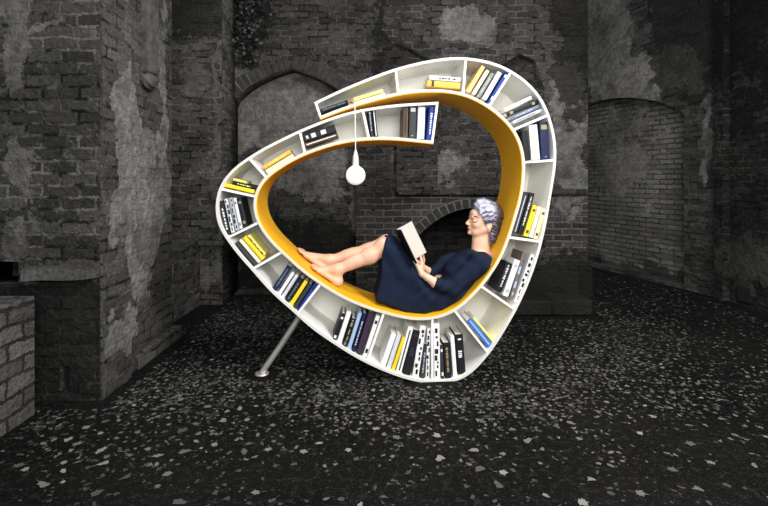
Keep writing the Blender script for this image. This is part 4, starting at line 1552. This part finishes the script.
# ------------------------------------------------------------------ the book she reads
SP0, SP1 = P(410.3, 262.0, 0.13), P(394.8, 229.6, 0.13)      # spine bottom / top
axb = (SP1 - SP0); hb = axb.length; axb.normalize()
rb_ = empty('open_book', L2W(SP0), ROT, label='open black-covered book held up against the raised thighs of the reading woman', cat='book')
blackcloth = BM['black']


def leaf_slab(bm, dvec, width, t, off, inset=0.0, curve=0.0, n=6):
    """slab standing on the spine axis, going out along dvec"""
    dv = (dvec - axb * dvec.dot(axb)).normalized()
    nr = axb.cross(dv).normalized()
    rows = []
    for i in range(n + 1):
        f = i / n
        bow = curve * math.sin(f * math.pi) 
        for_ = dv * (width * f)
        rows.append([axb * z + for_ + nr * (o_ + bow) for z in (inset, hb - inset) for o_ in (off, off + t)])
    vr = [[bm.verts.new(c) for c in r_] for r_ in rows]
    for a, b in zip(vr[:-1], vr[1:]):
        for i0, i1 in ((0, 1), (1, 3), (3, 2), (2, 0)): bm.faces.new((a[i0], a[i1], b[i1], b[i0]))
    bm.faces.new((vr[0][0], vr[0][1], vr[0][3], vr[0][2])); bm.faces.new((vr[-1][0], vr[-1][1], vr[-1][3], vr[-1][2]))


nearv = Vector((0.030, -0.125, 0.0)); farv = Vector((0.125, 0.035, 0.0))
bm = bmesh.new(); leaf_slab(bm, nearv, 0.130, 0.0028, -0.0014)
leaf_slab(bm, farv, 0.130, 0.0028, -0.0014)
obj('cover', bm, blackcloth, rb_)
dvn = (nearv - axb * nearv.dot(axb)).normalized(); dvf = (farv - axb * farv.dot(axb)).normalized()
inside = Vector((1, 0, 0.3))
sn = 1 if axb.cross(dvn).dot(inside) > 0 else -1
sf = 1 if axb.cross(dvf).dot(inside) > 0 else -1
openp_m = simple('open page', (0.50, 0.48, 0.44), 0.85, var=0.03, scale=60)
sf = 1 if axb.cross(dvf).dot(Vector((0.3, -1, 0))) > 0 else -1
sn = 1 if axb.cross(dvn).dot(Vector((1, 0.3, 0))) > 0 else -1
for dv, sg in ((nearv, sn), (farv, sf)):
    bm = bmesh.new()
    leaf_slab(bm, dv, 0.125, 0.007, 0.0015 if sg > 0 else -0.0085, inset=0.003, curve=0.004 * sg)
    obj('pages', bm, openp_m, rb_)

# ------------------------------------------------------------------ fallen leaves


def leaf_mat(name, a, b):
    k = NT(name)
    oi_ = k.n('ShaderNodeObjectInfo')
    co = k.coord()
    n = k.noise(co, 40, 4)
    c1 = k.mix(oi_.outputs['Random'], a, b)
    k.set(k.b.inputs['Base Color'], k.mix(k.rng(n, 0.3, 0.7), c1, k.mix(0.45, c1, g(0.03))))
    k.b.inputs['Roughness'].default_value = 0.7
    return k.m


leafL = leaf_mat('dry leaf', g(0.05), g(0.27))
leafD = leaf_mat('brown leaf', g(0.025), g(0.06))
rnd = random.Random(5)


def leaf_outline(kind, r):
    pts = []
    if kind == 0:      # lobed maple shape
        for i in range(20):
            a = 2 * math.pi * i / 20
            lob = 0.5 + 0.5 * abs(math.cos(2.5 * a + 0.5 * math.sin(3 * a + i))) ** 0.7 * r.uniform(.6, 1)
            q = lob * (0.72 if i % 2 else 1.0) * r.uniform(.7, 1.15)
            pts.append((q * math.cos(a), q * math.sin(a)))
    elif kind == 1:    # oval
        for i in range(12):
            a = 2 * math.pi * i / 12
            pts.append((math.cos(a) * r.uniform(.7, 1.15), 0.55 * math.sin(a) * r.uniform(.5, 1.3)))
    else:              # torn fragment
        n_ = r.choice((7, 9, 11))
        for i in range(n_):
            a = 2 * math.pi * i / n_ + r.uniform(-.15, .15)
            q = r.uniform(.25, 1.1)
            pts.append((q * math.cos(a), 0.7 * q * math.sin(a)))
    return pts


def leaf_into(bm, M, kind, size, r, stem=True):
    pts = leaf_outline(kind, r)
    c1, c2 = r.uniform(-.5, .5), r.uniform(.0, .5)

    def zf(x, y): return 0.10 * c2 * (x * x + y * y) + 0.10 * c1 * math.sin(2.2 * x + y * 1.4) + 0.06
    cen = bm.verts.new(M @ Vector((0, 0, 0.05 * size)))
    ring = [bm.verts.new(M @ Vector((x * size, y * size, max(0.03, zf(x, y)) * size))) for x, y in pts]
    n = len(ring)
    for i in range(n): bm.faces.new((cen, ring[i], ring[(i + 1) % n]))
    if stem and kind < 2:
        a = [bm.verts.new(M @ Vector(v)) for v in ((-0.9 * size, 0.03 * size, 0.06 * size), (-0.9 * size, -0.03 * size, 0.06 * size), (-1.7 * size, -0.02 * size, 0.10 * size), (-1.7 * size, 0.02 * size, 0.10 * size))]
        bm.faces.new(a)


protos = []
for i in range(16):
    bm = bmesh.new()
    leaf_into(bm, Matrix.Identity(4), (0, 0, 1, 2, 0, 2, 2, 0)[i % 8], 1.0, rnd)
    bmesh.ops.recalc_face_normals(bm, faces=bm.faces)
    bmesh.ops.solidify(bm, geom=bm.faces[:], thickness=-0.02)
    me = bpy.data.meshes.new('leaf')
    bm.to_mesh(me); bm.free()
    me.materials.append(leafL)
    protos.append(me)


def free(x, y):
    if y < 2.44 and x < -1.78: return False
    if x < -1.49 and 2.5 < y < 3.72: return False
    if x < -1.55 and y > 3.95: return False
    if y > 4.9 and x < 2.1: return False
    if 0.6 < x < 1.95 and 4.1 < y: return False
    if x > 3.36: return False
    s = (x - A.x) * (-dirv.y) + (y - A.y) * dirv.x
    if s > -0.05 and False: return False
    # oblique wall
    k = A.x + (y - A.y) * dirv.x / dirv.y
    if x > k - 0.08: return False
    d = Vector((x, y, 0)) - B0
    if abs(d.dot(UV_)) < 0.16 and -0.06 < d.dot(WV_) < D + 0.06: return False
    f = L2W(foot)
    if math.hypot(x - f.x, y - f.y) < 0.11: return False
    return True


def dens(px, py):
    d = 0.30 + 0.7 * math.exp(-((py - 375) / 55) ** 2) * math.exp(-((px - 300) / 260) ** 2)
    d += 0.5 * math.exp(-((px - 100) / 90) ** 2 - ((py - 455) / 40) ** 2)
    d += 0.25 * math.exp(-((px - 600) / 150) ** 2 - ((py - 370) / 40) ** 2)
    if px > 690: d *= 0.5
    if py > 400: d *= 0.28 + 0.72 * math.exp(-((py - 400) / 22) ** 2)
    d *= 0.55 + 0.7 * (0.5 + 0.5 * math.sin(px * 0.035 + 2 * math.sin(py * 0.05)))
    return d


def sample(r, ymin=1.68, ymax=6.5, power=1.0):
    while True:
        y = r.uniform(ymin, ymax)
        x = r.uniform(-0.86, 0.86) * y
        px, py = 384 + x / y * FPX, HZ + CAMH / y * FPX
        if r.random() < dens(px, py) and free(x, y): return x, y


LG = 'pale fallen leaves on the near ground'
first = None
BIG = [(64, 472), (68, 440), (78, 444), (125, 478), (158, 456), (168, 474), (256, 493), (244, 452), (250, 444), (223, 421), (182, 431), (197, 442), (105, 422), (86, 428), (18, 466),
       (43, 485), (103, 464), (96, 494), (180, 502), (185, 452), (268, 450), (207, 407), (240, 409), (101, 451), (498, 485), (641, 494), (711, 463), (699, 490), (672, 470), (592, 480),
       (480, 470), (503, 473), (474, 451), (528, 441), (513, 430), (440, 459), (397, 438), (376, 429), (327, 499), (583, 503), (653, 417), (690, 444), (318, 444), (303, 452), (571, 423), (437, 436)]
BIGL = {24: 'large pale crumpled leaf near the bottom edge, right of the picture centre', 25: 'large pale leaf close to the bottom edge, far right of the shelf', 6: 'large pale curled leaf near the bottom edge, left of the picture centre',
        26: 'lone pale leaf on bare dark ground near the right edge', 0: 'large pale lobed leaf in front of the low brick wall', 38: 'pale leaf at the bottom edge, below the lamp',
        32: 'pale leaf just in front of the lowest point of the shelf, to its right', 4: 'pale leaf alone on dark ground, left foreground, right of the leaf cluster'}
cand = [(CAMH * (px - 384) / (py - HZ), CAMH * FPX / (py - HZ)) for px, py in BIG]
cand += [(sample(rnd, 1.7, 3.6)) for _ in range(300 - len(BIG))]
placed = []
for i, (x, y) in enumerate(cand):
    # keep leaves apart so that none lies through another
    for _ in range(25):
        if i < len(BIG) or all((x - a) ** 2 + (y - b) ** 2 > (s0 + 0.022) ** 2 for a, b, s0 in placed): break
        x, y = sample(rnd, 1.66, 3.6)
    s = rnd.uniform(0.024, 0.034) if i < len(BIG) else rnd.uniform(0.012, 0.022)
    placed.append((x, y, s))
    o = bpy.data.objects.new('leaf', protos[rnd.randrange(16)])
    COL.objects.link(o)
    o.location = (x, y, 0.0008)
    o.scale = (s, s, s)
    o.rotation_euler = (rnd.uniform(-.06, .06), rnd.uniform(-.06, .06), rnd.uniform(0, 6.28))
    setp(o, BIGL.get(i, 'pale dry fallen leaf, one of the larger ones scattered over the dark foreground'), 'leaf', LG)

for nm, cnt, mat, smin, smax, rr in (('leaf_litter', 6500, leafL, 0.005, 0.020, (2.0, 6.8)), ('brown_leaf_litter', 9000, leafD, 0.006, 0.020, (1.66, 6.8))):
    bm = bmesh.new()
    for i in range(cnt):
        x, y = sample(rnd, *rr)
        s = rnd.uniform(smin, smax)
        if any((x - a) ** 2 + (y - b) ** 2 < (s0 + s) ** 2 * 1.2 for a, b, s0 in placed): continue
        M = Matrix.Translation((x, y, 0.001)) @ Matrix.Rotation(rnd.uniform(0, 6.28), 4, 'Z') @ Matrix.Rotation(rnd.uniform(-.15, .15), 4, 'X')
        leaf_into(bm, M, 2 if rnd.random() < .85 else 1, s, rnd, stem=False)
    lab = 'countless small pale leaf scraps littering the ground' if nm == 'leaf_litter' else 'countless small dark brown leaf scraps littering the ground'
    obj(nm, bm, mat, label=lab, cat='leaves', kind='stuff')
